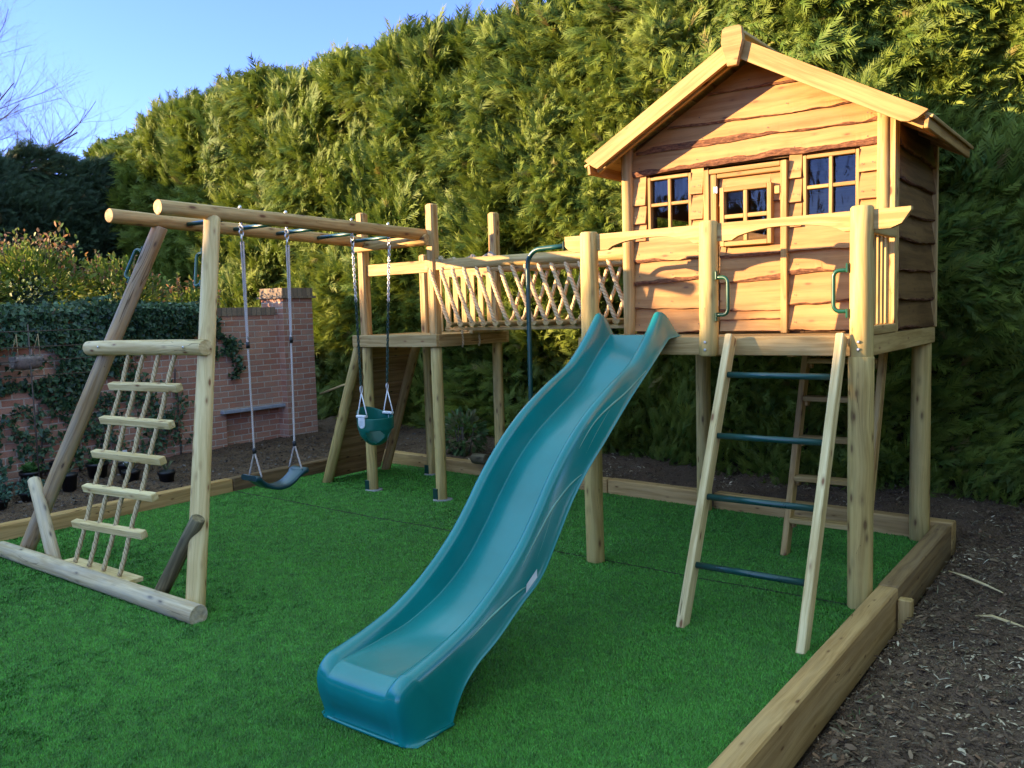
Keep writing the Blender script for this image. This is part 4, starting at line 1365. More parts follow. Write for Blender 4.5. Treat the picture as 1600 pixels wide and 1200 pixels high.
# ================================================================== MONKEY BARS / SWING FRAME
A1, B1 = Vector((-2.15, -1.73, 2.415)), Vector((-2.24, 0.862, 2.388))
A2, B2 = Vector((-2.75, -1.73, 2.415)), Vector((-3.02, 1.03, 2.372))
mk = thing("monkey_bars", "monkey bar frame of two long round beams on two leaning legs, with green rungs", "monkey bars", (-2.6, -2.05, 0))
one(log, A1, B1, 0.050, 0.050, 24, 0.015, 0.006, 0.006).build("beam", W_BEAM, mk)
one(log, A2, B2, 0.049, 0.049, 24, 0.015, 0.006, 0.006).build("beam", W_BEAM, mk)
def on_beam(A, B, y): return A + (B - A) * ((y - A.y) / (B.y - A.y))
for y in (-1.124, -0.693, -0.251, 0.214, 0.66):
    p, q = on_beam(A2, B2, y), on_beam(A1, B1, y + 0.02)
    d = (q - p).normalized()
    one(tube, [p + d * 0.03 - Vector((0, 0, .01)), q - d * 0.03 - Vector((0, 0, .01))], 0.0165, 14).build("rung", M_GREENMETAL, mk)
LR0, LR1 = Vector((-1.395, -2.115, -0.03)), Vector((-2.166, -1.325, 2.375))
LL0, LL1 = Vector((-3.63, -2.085, -0.03)), Vector((-2.79, -1.33, 2.37))
one(log, LR0, LR1, 0.056, 0.054, 24, 0.015, 0.006, 0.004).build("leg", W_PALE, mk)
one(log, LL0, LL1, 0.056, 0.054, 24, 0.02, 0.006, 0.006).build("leg", W_LEG, mk)["label"] = "weathered brown grey leg of the frame"
one(log, (-3.235, -1.683, 1.508), (-1.80, -1.672, 1.516), 0.052, 0.052, 22, 0.02, 0.006, 0.004).build("cross_log", W_PALE, mk)
one(log, (-3.80, -2.150, 0.050), (-1.272, -2.165, 0.042), 0.057, 0.060, 22, 0.015, 0.004, 0.006, 0.75, (0, 0, 1)).build("base_log", W_GREY, mk)
one(log, (-1.80, -2.100, 0.02), (-1.50, -1.985, 0.53), 0.044, 0.043, 18, 0.02, 0.006).build("brace", W_BRACE, mk)
one(log, (-3.10, -2.090, 0.02), (-3.575, -1.985, 0.56), 0.046, 0.045, 18, 0.02, 0.006).build("brace", W_GREY, mk)["label"] = "pale weathered brace log"
du = (LR1 - LR0).normalized(); dl = (LL1 - LL0).normalized()
def leg_at(P, d, z): return P + d * ((z - P.z) / d.z)
grab(mk, leg_at(LR0, du, 2.035) + Vector((-0.052, -0.02, 0)), (-1, -0.05, 0), du, 0.215, 0.07)
grab(mk, leg_at(LL0, dl, 2.065) + Vector((-0.045, -0.02, 0.03)), (-1, -0.1, 0.45), dl, 0.215, 0.07)
bolts(mk, [(-1.95, -1.735, 1.52), (-3.0, -1.738, 1.52)], (0, -1, 0))
for y in (-1.093, -0.688, -0.019, 0.408):
    p = on_beam(A1, B1, y)
    one(tube, [p + Vector((0, 0, 0.045)), p + Vector((0, 0, 0.062)), p + Vector((0, 0, 0.072))], [0.013, 0.013, 0.006], 8).build("bolt", M_GALV, mk)

# ================================================================== ROPE LADDER NET
nt = thing("rope_ladder", "slanting ladder of four hemp ropes and five pale wooden rungs above the base log", "rope ladder", (-2.45, -2.13, 0.1))
RT = [(-2.690, -1.680, 1.475), (-2.508, -1.679, 1.475), (-2.322, -1.678, 1.475), (-2.140, -1.677, 1.475)]
RB = [(-2.753, -2.117, 0.105), (-2.571, -2.119, 0.105), (-2.388, -2.117, 0.105), (-2.197, -2.119, 0.105)]
RUNG = [((-2.822, -1.757, 1.252), (-1.990, -1.752, 1.262)), ((-2.832, -1.830, 1.024), (-1.986, -1.824, 1.034)), ((-2.832, -1.902, 0.800), (-1.996, -1.893, 0.814)), ((-2.842, -1.974, 0.574), (-1.996, -1.963, 0.596)), ((-2.873, -2.047, 0.340), (-2.024, -2.034, 0.370))]
for a, b in zip(RT, RB):
    j = random.uniform(-.01, .01)
    pts = []
    for i in range(61):
        t = i / 60
        p = Vector(a).lerp(Vector(b), t)
        p.x += 0.006 * math.sin(t * 19 + j * 300) + j * math.sin(t * 3.1)
        pts.append(p)
    one(tube, pts, 0.0145, 12, twist=0.036).build("rope", M_ROPE, nt)
for a, b in RUNG:
    one(board, a, b, 0.050, 0.050, (0, -0.25, 1), 0.005).build("rung", W_PALE, nt)
one(board, (-2.90, -2.085, 0.085), (-2.06, -2.085, 0.085), 0.03, 0.10, (0, 0, 1)).build("foot_board", W_PALE, nt)

# ================================================================== SWING
sw = thing("swing", "blue green curved rubber swing seat hung on two pale ropes from the round beam", "swing", (-2.18, -0.9, 0.45))
def ring(mb, c, R_, r, n_axis, seg=14, k=8, sx=1.0, sz=1.0):
    c = Vector(c); d, u, w = frame(Vector(n_axis))
    tube(mb, [c + u * (R_ * sx * math.cos(2 * math.pi * i / seg)) + w * (R_ * sz * math.sin(2 * math.pi * i / seg)) for i in range(seg)], r, k, True)
def hook(parent, x, y, z):
    mb = MB()
    tube(mb, [(x, y, z - 0.045), (x, y, z - 0.065)], 0.011, 8)
    ring(mb, (x, y, z - 0.083), 0.019, 0.005, (0, 1, 0.2))
    ring(mb, (x, y, z - 0.118), 0.022, 0.0045, (1, 0.3, 0), sx=1.2)
    mb.build("hanger", M_GALV, parent)
    return z - 0.14
seat_y = (-1.085, -0.715)
for i, y in enumerate((-1.093, -0.688)):
    b = on_beam(A1, B1, y)
    x = b.x
    zt = hook(sw, x, y, b.z)
    yb = seat_y[i]
    one(ring, (x, y, zt - 0.018), 0.026, 0.006, (0.6, 0.8, 0)).build("ring", M_GALV, sw)
    zl = 1.52 + 0.02 * i
    mb = MB()
    tube(mb, ropepath((x - 0.006, y - .004, zt - 0.04), (x - .005, lerp(y, yb, .3), zl), 20), 0.0065, 8, twist=0.014)
    tube(mb, ropepath((x + 0.008, y + .006, zt - 0.04), (x + .006, lerp(y, yb, .3), zl + .02), 20), 0.0065, 8, twist=0.014)
    tube(mb, ropepath((x, lerp(y, yb, .3), zl + .03), (x, yb, 0.745), 30), 0.0075, 8, twist=0.014)
    for s in (-1, 1):
        tube(mb, ropepath((x, yb, 0.74), (x + s * 0.072, yb - 0.002, 0.560), 10), 0.0065, 8, twist=0.014)
    mb.build("rope", M_SWROPE, sw)
    one(tube, [(x, yb, 0.765), (x, yb, 0.760), (x, yb, 0.728), (x, yb, 0.722)], [.008, .015, .015, .008], 10).build("rope_clamp", M_BLACKPL, sw)
    one(tube, [(x, lerp(y, yb, .3), zl + .005), (x, lerp(y, yb, .3), zl - .04)], 0.014, 10).build("rope_adjuster", M_BLACKPL, sw)
# seat
xs_ = -2.186
prof = []
NSG = 28
rowsv, fcs = [], []
for i in range(NSG + 1):
    t = i / NSG
    y = lerp(-1.135, -0.665, t)
    u = (t - 0.5) * 2
    au = abs(u)
    z = 0.452 + 0.088 * (min(1, au / 0.80)) ** 2.2 if au < 0.80 else 0.540 + 0.010 * math.sin((au - .8) / .2 * math.pi * .5)
    z += -0.012 * max(0, t - 0.5) + 0.012 * max(0, 0.5 - t)
    wv_ = 0.072 + (0.012 if au > 0.78 else 0.0)
    tk = 0.017 if au < 0.76 else 0.020
    sec = [(-wv_, -tk), (-wv_ - .006, 0), (-wv_, tk * .7), (-wv_ + .01, tk), (0, tk - .003), (wv_ - .01, tk), (wv_, tk * .7), (wv_ + .006, 0), (wv_, -tk), (0, -tk)]
    rowsv.append([(xs_ + a, y, z + b) for a, b in sec])
mb = MB()
vv = [p for r in rowsv for p in r]
k = len(rowsv[0])
for i in range(NSG):
    for j in range(k):
        fcs.append((i * k + j, i * k + (j + 1) % k, (i + 1) * k + (j + 1) % k, (i + 1) * k + j))
fcs.append(tuple(reversed(range(k)))); fcs.append(tuple(NSG * k + j for j in range(k)))
mb.add(vv, fcs, sm=[True] * (len(fcs) - 2) + [False, False])
mb.build("seat", M_SEAT, sw)

# ================================================================== BABY SWING
bs = thing("baby_swing", "dark green bucket swing seat for a toddler hung on two chains", "swing", (-2.225, 0.17, 0.58))
BC = Vector((-2.225, 0.165, 0))
CY = (0.020, 0.318)
for y, yb in ((-0.019, CY[0]), (0.408, CY[1])):
    b = on_beam(A1, B1, y)
    zt = hook(bs, b.x, y, b.z)
    top = Vector((b.x, y, zt)); bot = Vector((BC.x, yb, 1.115))
    N = int((top - bot).length / 0.0235)
    m1, m2 = MB(), MB()
    dd = (bot - top).normalized()
    for i in range(N):
        c = top + dd * ((i + .5) * (top - bot).length / N)
        mbx = m1 if c.z > 1.80 else m2
        d, u, w = frame(dd)
        ax = (Vector((1, 0.3, 0)) if i % 2 else Vector((-0.3, 1, 0)))
        side = dd.cross(ax).normalized()
        pts = []
        for q in range(8):
            a = 2 * math.pi * q / 8
            pts.append(c + side * (0.0100 * math.cos(a)) + dd * (0.0200 * math.sin(a)))
        tube(mbx, pts, 0.0042, 5, True)
    m1.build("chain", M_GALV, bs)
    m2.build("chain_sleeve", M_DARKCHAIN, bs)
    mb = MB()
    ring(mb, (BC.x, yb, 1.085), 0.030, 0.0042, (1, 0.2, 0), 16, 7, 1.0, 0.5)
    for s in (-1, 1):
        tube(mb, [(BC.x, yb, 1.055), (BC.x + s * 0.050, yb + (0.0), 0.885), (BC.x + s * 0.050, yb, 0.865)], 0.0048, 8)
    tube(mb, [(BC.x - 0.05, yb, 0.868), (BC.x + 0.05, yb, 0.868)], 0.006, 8)
    mb.build("hanger_triangle", M_WHITEPL, bs)
mb = MB()
NA, NZ = 48, 15
vv, ff = [], []
def bucket_r(a, t):     # t 0 top .. 1 bottom centre
    rx, ry = 0.128, 0.152
    k = 1.0 if t < 0.45 else math.cos((t - 0.45) / 0.55 * math.pi / 2) ** 0.75
    return rx * k + (0.007 if t < 0.40 else 0), ry * k + (0.007 if t < 0.40 else 0)
for j in range(NZ):
    t = j / (NZ - 1) * 0.93
    for i in range(NA):
        a = 2 * math.pi * i / NA
        rx, ry = bucket_r(a, t)
        back = 0.5 - 0.5 * math.cos(a)          # a = 0 is the front (+x)
        ztop = 0.840 + 0.085 * back ** 2.5
        zbot = 0.590
        tt = t if t < 0.45 else t
        z = ztop + (zbot - ztop) * (math.sin(min(1, t) * math.pi / 2 * 0.62) / math.sin(math.pi / 2 * 0.62) if False else t)
        vv.append((BC.x + rx * math.cos(a), BC.y + ry * math.sin(a), z))
for j in range(NZ - 1):
    for i in range(NA):
        t = (j + 0.5) / (NZ - 1)
        a = math.degrees(2 * math.pi * (i + 0.5) / NA)
        a = a - 360 if a > 180 else a
        hole = False
        for s in (-1, 1):
            if ((a - s * 44) / 34) ** 2 + ((t - 0.66) / 0.235) ** 2 < 1:
                hole = True
        if not hole:
            ff.append((j * NA + i, j * NA + (i + 1) % NA, (j + 1) * NA + (i + 1) % NA, (j + 1) * NA + i))
ff.append(tuple((NZ - 1) * NA + i for i in range(NA)))
mb.add(vv, ff, sm=True)
def bmods(o):
    m = o.modifiers.new("thick", 'SOLIDIFY'); m.thickness = 0.009; m.offset = 0
    m = o.modifiers.new("sub", 'SUBSURF'); m.levels = 1; m.render_levels = 2
mb.build("bucket_seat", M_BABY, bs, bmods)
for y, s in ((CY[0], -1), (CY[1], 1)):
    mb = MB()
    o0 = Vector((BC.x + 0.004, BC.y + s * 0.160, 0.78))
    # rounded white tab on the outside of the rim
    pts = [(-0.046, 0.075), (0.046, 0.075), (0.046, -0.01)]
    pts = [(-0.038, 0.072)] + [(0.038 * math.cos(math.pi + math.pi * i / 10), 0.02 + 0.038 * math.sin(math.pi + math.pi * i / 10)) for i in range(11)] + [(0.038, 0.072)]
    if s < 0:
        prism(mb, pts, o0 + Vector((0, 0.006, 0)), (1, 0, 0), (0, 0, 1), 0.012)
    else:
        prism(mb, pts, o0 + Vector((0, 0.006, 0)), (1, 0, 0), (0, 0, 1), 0.012)
    board(mb, (BC.x - 0.055, BC.y + s * 0.151, 0.862), (BC.x + 0.055, BC.y + s * 0.151, 0.862), 0.022, 0.04, (0, 0, 1), 0.006)
    t = mb.build("hanger_tab", M_WHITEPL, bs)
    mb = MB()
    for k in range(4):
        board(mb, (o0.x - 0.021 + k * 0.014, o0.y + s * 0.0075, o0.z + 0.008), (o0.x - 0.021 + k * 0.014, o0.y + s * 0.0075, o0.z + 0.05), 0.005, 0.003, (1, 0, 0), 0.0005)
    mb.build("tab_rib", M_STICKER, t)

# ================================================================== BRICK WALL
bw = thing("brick_wall", "old red brick garden wall with a soldier course coping, end pillar and slate lintel", "wall", (-6.6, 0.5, 0))
WX = -6.50
def brickbox(mb, x0, x1, y0, y1, z0, z1):
    """brick faces with coordinates running along each face"""
    vs = [(x1, y0, z0), (x1, y1, z0), (x1, y1, z1), (x1, y0, z1)]
    mb.add(vs, [(0, 1, 2, 3)], [(p[1] + 20, p[2] + 2, 0) for p in vs])
    vs = [(x0, y1, z0), (x0, y0, z0), (x0, y0, z1), (x0, y1, z1)]
    mb.add(vs, [(0, 1, 2, 3)], [(p[1] + 20, p[2] + 2, 0) for p in vs])
    for y, fl in ((y0, 0), (y1, 1)):
        vs = [(x0, y, z0), (x1, y, z0), (x1, y, z1), (x0, y, z1)]
        mb.add(vs, [(0, 1, 2, 3) if not fl else (3, 2, 1, 0)], [(p[0] + 20 + (0.05 if fl else 0.11), p[2] + 2, 0) for p in vs])
    for z, fl in ((z0, 1), (z1, 0)):
        vs = [(x0, y0, z), (x1, y0, z), (x1, y1, z), (x0, y1, z)]
        mb.add(vs, [(0, 1, 2, 3) if not fl else (3, 2, 1, 0)], [(p[1] + 20, p[0] + 2, 0) for p in vs])
mb = MB()
brickbox(mb, WX - 0.22, WX, -7.0, 1.66, -0.25, 1.735)
brickbox(mb, WX - 0.22, WX, 1.66, 2.55, 0.50, 1.735)
brickbox(mb, WX - 0.22, WX - 0.085, 1.66, 2.55, -0.25, 0.50)
mb.build("wall", M_BRICK, bw)
mb = MB()
def copebox(mb, x0, x1, y0, y1, z0, z1):
    n0 = len(mb.v)
    brickbox(mb, x0, x1, y0, y1, z0, z1)
copebox(mb, WX - 0.235, WX + 0.012, -7.0, 2.50, 1.7351, 1.842)
mb.build("coping", M_COPING, bw)
mb = MB()
brickbox(mb, WX - 0.345, WX + 0.115, 2.55, 3.05, -0.25, 1.955)
pil = mb.build("pillar", M_BRICK, bw)
mb = MB()
brickbox(mb, WX - 0.385, WX + 0.155, 2.51, 3.09, 1.9551, 1.985)
brickbox(mb, WX - 0.355, WX + 0.125, 2.54, 3.06, 1.9851, 2.095)
mb.build("pillar_cap", M_COPING, pil)
one(board, (WX + 0.012, 1.58, 0.515), (WX + 0.012, 2.55, 0.515), 0.045, 0.12, (0, 0, 1), 0.006).build("lintel", M_SLATE, bw)

# ================================================================== VEGETATION
LEYL = (frond_template(6, 1), frond_template(7, 2), frond_template(6, 3))
def hedge_soup(name, P, N, size, seed, parent, g0, g1, tip, sweep=(0.25, 0, 0.55), spread=0.75):
    rg = np.random.default_rng(seed)
    n = len(P)
    Vs, Fs, Cs = [], [], []
    base = 0
    pick = rg.integers(0, 3, n)
    lf = np.stack([fbm(P * 1.1, seed + 1, 2), fbm(P * 1.1 + 9.3, seed + 2, 2), fbm(P * 1.1 - 5.1, seed + 3, 2)], 1)
    ax = N * 0.42 + np.array(sweep) + lf * spread * 1.15 + rg.normal(0, 0.34, (n, 3))
    nr = N * 1.0 + np.array((0, 0, 0.55)) + rg.normal(0, 0.5, (n, 3))
    big = fbm(P * 0.9, seed + 7, 2)
    mixv = np.clip(0.5 + 0.45 * big + rg.normal(0, 0.26, n), 0, 1)[:, None]
    col = np.array(g0) * (1 - mixv) + np.array(g1) * mixv
    col *= rg.uniform(0.72, 1.2, (n, 1))
    dead = rg.uniform(size=n) < 0.012
    col[dead] = np.array((0.16, 0.10, 0.04))
    tp = col * 0.55 + np.array(tip) * 0.45
    for k in range(3):
        m = pick == k
        tv, tf, tw = LEYL[k]
        V, F, C = instance(tv, tf, P[m], ax[m], nr[m], size[m], col[m], tp[m], tw)
        Vs.append(V); Fs.append(F + base); Cs.append(C); base += len(V)
    return soup(name, np.concatenate(Vs), np.concatenate(Fs), np.concatenate(Cs), M_LEAF, parent)

def core_sheet(name, fn, us, vs, mat, parent):
    U, Vv = np.meshgrid(us, vs)
    P = fn(U.ravel(), Vv.ravel())
    i = np.arange(U.size).reshape(U.shape)
    Fq = np.stack([i[:-1, :-1].ravel(), i[:-1, 1:].ravel(), i[1:, 1:].ravel(), i[1:, :-1].ravel()], 1)
    off = np.array(rootloc(parent))
    me = bpy.data.meshes.new(name)
    me.from_pydata((P - off).tolist(), [], Fq.tolist())
    me.materials.append(mat)
    o = bpy.data.objects.new(name, me)
    COL.objects.link(o); o.parent = parent
    return o

# --- the tall conifer hedge behind everything
def hedge_line(u):
    """u metres along the hedge, from right to left -> base point on the face and outward normal"""
    x = 5.2 - u
    y = 2.50 + 0.195 * np.clip(0.3 - x, 0, 30) - 0.05 * np.clip(x - 1.5, 0, 5)
    return x, y
HN = unit(np.array([[0.16, -1.0, 0.0]]))[0]
def hedge_top(x): return 4.78 + 0.088 * np.clip(-x - 2.3, 0, 9.0)
def hedge_prof(z, x):
    """outward offset of the face: undercut near the ground, bulging higher up"""
    b = -0.28 + 0.58 * np.clip((z - 0.75) / 1.4, 0, 1) - 0.10 * np.clip((z - 3.4) / 1.8, 0, 1.5)
    q = np.stack([x * 0.85, z * 0.75, 0 * x], 1)
    q2 = np.stack([x * 2.6, z * 2.2, 0 * x + 5], 1)
    q3 = np.stack([x * 6.5, z * 5.5, 0 * x + 9], 1)
    return b + 0.10 * fbm(q, 61, 2) + 0.17 * fbm(q2, 63, 2) + 0.12 * vnoise(q3, 65)
def hedge_pt(u, z, inset=0.0):
    x, y = hedge_line(u)
    o_ = hedge_prof(z, x) - inset
    return np.stack([x + HN[0] * o_, y + HN[1] * o_, z], 1)
hg = thing("conifer_hedge", "tall dense conifer hedge closing the garden behind the play frame, lit by low sun", "hedge", (-3.0, 3.3, 0))
n = 260000
u = rng.uniform(1.6, 22.4, n * 2)
x_, y_ = hedge_line(u)
z = rng.uniform(0.0, 1, n * 2) * 5.85
top = hedge_top(x_) + 0.09 * fbm(np.stack([x_ * 1.3, 0 * x_, 0 * x_], 1), 71, 3)
dfar = np.hypot(x_ - 2.95, y_ + 4.8)
dens = np.clip((8.5 / dfar) ** 1.5, 0.22, 1) * np.where(z < 1.25, 0.30, 1.0)  # thinner low down so the dark core shows as shade
# leave out what stays far above the picture
vis_top = np.where(x_ > -0.5, 4.6 + 0.0 * x_, 9)
kp = (z < top) & (u > 1.6) & (z < vis_top + 0.4) & (rng.uniform(size=len(u)) < dens)
u, z = u[kp][:n], z[kp][:n]
ins = rng.uniform(0, 1, len(u)) ** 1.4 * 0.42
P = hedge_pt(u, z, ins)
tp_ = hedge_top(hedge_line(u)[0])
size = (0.065 + 0.19 * rng.uniform(0, 1, len(u)) ** 1.8) * np.clip(np.hypot(P[:, 0] - 2.95, P[:, 1] + 4.8) / 8.5, 1, 2.0) ** 0.85
hedge_soup("foliage", P, np.repeat(HN[None], len(P), 0), size, 201, hg, (0.030, 0.092, 0.012), (0.135, 0.185, 0.022), (0.31, 0.35, 0.045))
# crest of the hedge: feathery leaders
n2 = 11000
u = rng.uniform(4.0, 22.4, n2)
x_, y_ = hedge_line(u)
top = hedge_top(x_) + 0.09 * fbm(np.stack([x_ * 1.3, 0 * x_, 0 * x_], 1), 71, 3)
dep = rng.uniform(0, 1.1, n2)
z = top + rng.uniform(-0.25, 0.12, n2)
P = hedge_pt(u, np.minimum(z, 5.9), 0) ; P[:, 2] = z
P -= HN * dep[:, None]
hedge_soup("crest", P, np.repeat(np.array([[0.1, -0.25, 0.9]]), n2, 0), rng.uniform(0.16, 0.36, n2), 203, hg, (0.036, 0.092, 0.014), (0.115, 0.16, 0.022), (0.22, 0.26, 0.04), (0.30, 0, 0.9), 0.5)
core_sheet("twig_shade_core", lambda a, b: hedge_pt(a, b, 0.45), np.linspace(-0.2, 22.6, 114), np.linspace(-0.1, 4.7, 28), M_CORE, hg)  # dark sheet behind the fronds, giving the gaps their shade
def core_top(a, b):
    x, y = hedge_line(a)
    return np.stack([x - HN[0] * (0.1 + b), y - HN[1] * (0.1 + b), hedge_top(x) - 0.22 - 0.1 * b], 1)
core_sheet("crown_shade_core", core_top, np.linspace(-0.2, 22.6, 70), np.linspace(0.0, 1.3, 5), M_CORE, hg)

# stray leading shoots along the crest
def shoots(name, base_pts, parent, seed, ln=(0.35, 0.7)):
    rg = np.random.default_rng(seed)
    Ps, As, Ss = [], [], []
    for b in base_pts:
        L = rg.uniform(*ln)
        d = unit(np.array([[rg.normal(0.25, .25), rg.normal(-.1, .25), 1.0]]))[0]
        for k in range(26):
            t = k / 25
            Ps.append(np.array(b) + d * L * t + np.array([0.12 * t * t, 0, 0]))
            a = rg.uniform(0, 6.28)
            As.append(d * 1.2 + np.array([math.cos(a), math.sin(a), 0]) * 0.9)
            Ss.append(0.17 * (1 - 0.65 * t) + 0.03)
    Ps, As, Ss = np.array(Ps), np.array(As), np.array(Ss)
    tv, tf, tw = LEYL[0]
    col = np.array([[0.085, 0.13, 0.022]]) * rg.uniform(.7, 1.2, (len(Ps), 1))
    V, F, C = instance(tv, tf, Ps, As, rg.normal(0, 1, (len(Ps), 3)), Ss, col, col * 1.5, tw)
    return soup(name, V, F, C, M_LEAF, parent)
bp_ = []
for k in range(95):
    uu = rng.uniform(6.0, 22.0)
    x0, y0 = hedge_line(np.array([uu]))
    tt = hedge_top(x0)[0] + 0.16 * float(fbm(np.array([[x0[0] * 1.3, 0, 0]]), 71, 3)[0])
    bp_.append((x0[0], y0[0] - 0.1 + rng.uniform(0, .7), tt - 0.12))
shoots("leader_shoots", bp_, hg, 17, (0.22, 0.55))

# --- the dark hedge at the left, in shade
hd = thing("shaded_hedge", "dark blue green conifer hedge in shade at the left, beyond the brick wall", "hedge", (-15.4, 3.4, 0))
def sh_pt(u, z, ins):
    x = -15.2 + 0 * u
    q = np.stack([u * 0.9, z * 0.8, 0 * u], 1)
    o_ = 0.28 * fbm(q, 81, 3) + 0.25 - 0.12 * np.clip(z - 3.5, 0, 2) - ins
    return np.stack([x + o_, 0.2 + u, z], 1)
n = 26000
u = rng.uniform(0, 5.4, n); z = rng.uniform(1.2, 5.6, n)
stop = 4.95 + 0.22 * fbm(np.stack([u * 1.1, 0 * u, 0 * u], 1), 83, 3) + 0.05 * u
m = z < stop; u, z = u[m], z[m]
P = sh_pt(u, z, rng.uniform(0, 1, len(u)) ** 1.5 * 0.3)
hedge_soup("foliage", P, np.repeat(np.array([[1.0, 0, 0.0]]), len(P), 0), rng.uniform(0.16, 0.30, len(u)), 301, hd, (0.024, 0.055, 0.026), (0.040, 0.080, 0.032), (0.08, 0.11, 0.05), (0.1, 0.35, 0.6), 0.6)
core_sheet("twig_shade_core", lambda a, b: sh_pt(a, b, 0.34 + 0 * a), np.linspace(-0.1, 5.3, 40), np.linspace(-0.2, 4.8, 22), M_CORE, hd)
core_sheet("crown_shade_core", lambda a, b: np.stack([-15.3 - b, 0.2 + a, 4.8 + 0 * a], 1), np.linspace(-0.1, 5.3, 20), np.linspace(0, 1.2, 4), M_CORE, hd)

# --- unseen hedge added behind the camera, its top shaped to shade the lawn
oc = thing("added_shade_hedge", "added tall hedge, unseen behind the camera, shading the lawn from the low sun", "hedge", (-10.0, -10.6, 0))
SD2 = np.array([SUN_DIR.x, SUN_DIR.y, 0.0]); PD = np.array([-SD2[1], SD2[0], 0.0])
if PD[0] < 0: PD = -PD
OC = np.array([1.7, 0.0, 0.0]) + SD2 * 16.0
def oc_top(q):      # q: metres across the sun direction, 0 in line with the right hand post
    t = 1.40 + 16 * math.tan(SUN_EL) + 0 * q
    t = t - 0.30 * np.clip((-q - 2.3) / 0.8, 0, 1) - 0.65 * np.clip((-q - 4.8) / 1.5, 0, 1)
    t = t + 0.14 * fbm(np.stack([q * 0.8, 0 * q, 0 * q], 1), 91, 2) + 0.06 * fbm(np.stack([q * 3, 0 * q, 0 * q], 1), 93, 2)
    return t
def oc_pt(q, z, d): return OC + PD * q[:, None] + np.array([0, 0, 1.0]) * z[:, None] - SD2 * d[:, None]
n = 22000
q = rng.uniform(-13.5, 7.5, n); zt = oc_top(q); z = rng.uniform(0, 1, n) ** 0.6 * zt
P = oc_pt(q, z, rng.uniform(-0.35, 0.35, n))
hedge_soup("foliage", P, np.repeat(-SD2[None], n, 0), rng.uniform(0.18, 0.34, n), 401, oc, (0.03, 0.06, 0.012), (0.09, 0.11, 0.02), (0.15, 0.16, 0.03))
def oc_core(a, b): return oc_pt(a, b * (oc_top(a) - 0.10), 0 * a)
core_sheet("twig_shade_core", oc_core, np.linspace(-13.5, 7.5, 160), np.linspace(0, 1, 4), M_CORE, oc)

# --- unseen hedge added at the right, darkening the slide and side wall
rh = thing("added_side_hedge", "added conifer hedge out of view at the right, dimming sky light on the slide", "hedge", (6.6, -1.5, 0))
def rh_pt(u, z, ins):
    q = np.stack([u * 0.9, z * 0.8, 0 * u], 1)
    o_ = 0.22 * fbm(q, 181, 3) - ins
    return np.stack([6.5 - o_, 2.9 - u, z], 1)
n = 14000
u = rng.uniform(0, 11.0, n); z = rng.uniform(0, 3.7, n)
P = rh_pt(u, z, rng.uniform(0, 1, n) ** 1.5 * 0.3)
hedge_soup("foliage", P, np.repeat(np.array([[-1.0, 0, 0.0]]), n, 0), rng.uniform(0.20, 0.34, n), 311, rh, (0.040, 0.10, 0.018), (0.12, 0.16, 0.03), (0.2, 0.22, 0.05))
core_sheet("twig_shade_core", lambda a, b: rh_pt(a, b, 0.3 + 0 * a), np.linspace(-0.3, 11.3, 50), np.linspace(-0.2, 3.6, 18), M_CORE, rh)

# --- ivy on the brick wall
IVY = (np.array([(0, 0, 0), (0.10, 0.48, 0.02), (0.42, 0.36, 0.06), (0.55, 0.22, 0.02), (1.0, 0, -0.08), (0.55, -0.22, 0.02), (0.42, -0.36, 0.06), (0.10, -0.48, 0.02), (0.45, 0, -0.03)]),
       np.array([(0, 8, 1), (1, 8, 2), (2, 8, 3), (3, 8, 4), (4, 8, 5), (5, 8, 6), (6, 8, 7), (7, 8, 0)]))
OVAL = (np.array([(0, 0, 0), (0.3, 0.24, 0.03), (0.65, 0.22, 0.02), (1.0, 0, -0.08), (0.65, -0.22, 0.02), (0.3, -0.24, 0.03), (0.5, 0, -0.02)]),
        np.array([(0, 6, 1), (1, 6, 2), (2, 6, 3), (3, 6, 4), (4, 6, 5), (5, 6, 0)]))
def leaves(name, P, N, size, cols, parent, mat, tmpl=OVAL, seed=1, droop=-0.5, jit=0.55):
    rg = np.random.default_rng(seed)
    n = len(P)
    ax = N * 0.35 + np.array([0, 0, droop]) + rg.normal(0, jit, (n, 3))
    nr = N + np.array([0, 0, 0.35]) + rg.normal(0, 0.4, (n, 3))
    cols = np.array(cols)
    col = cols[rg.integers(0, len(cols), n)] * rg.uniform(0.7, 1.25, (n, 1))
    V, F, C = instance(tmpl[0], tmpl[1], P, ax, nr, size, col)
    return soup(name, V, F, C, mat, parent)
iv = thing("ivy", "dark glossy ivy mounded over the top of the brick wall and trailing down its face", "ivy", (WX + 0.1, -0.5, 0.1))
IVC = [(0.035, 0.085, 0.034), (0.050, 0.110, 0.042), (0.026, 0.062, 0.030), (0.080, 0.135, 0.060)]
def ivy_mass(n, y0, y1, zf, seed):
    rg = np.random.default_rng(seed)
    y = rg.uniform(y0, y1, n); lo, hi = zf(y)
    z = lo + (hi - lo) * rg.uniform(0, 1, n)
    q = np.stack([y * 1.7, z * 1.7, 0 * y], 1)
    th = 0.16 + 0.13 * fbm(q, seed + 1, 2) + 0.02
    edge = np.minimum((z - lo), 0.35) / 0.35
    x = WX + 0.02 + np.clip(th, 0.03, 0.4) * (0.35 + 0.65 * edge) - rg.uniform(0, 0.07, n)
    over = z > 1.86
    x = np.where(over, x - rg.uniform(0, .45, n), x)
    return np.stack([x, y, z], 1)
Pm = []
Pm.append(ivy_mass(15000, -4.0, 0.25, lambda y: (0.98 + 0.11 * np.sin(y * 3.1) + 0.10 * np.sin(y * 7.3 + 1), 1.98 + 0.07 * np.sin(y * 2.3)), 501))
Pm.append(ivy_mass(4800, 0.2, 1.42, lambda y: (1.40 + 0.1 * np.sin(y * 5) + 0.12 * (y - .2), 1.93 - 0.02 * (y - .2)), 502))
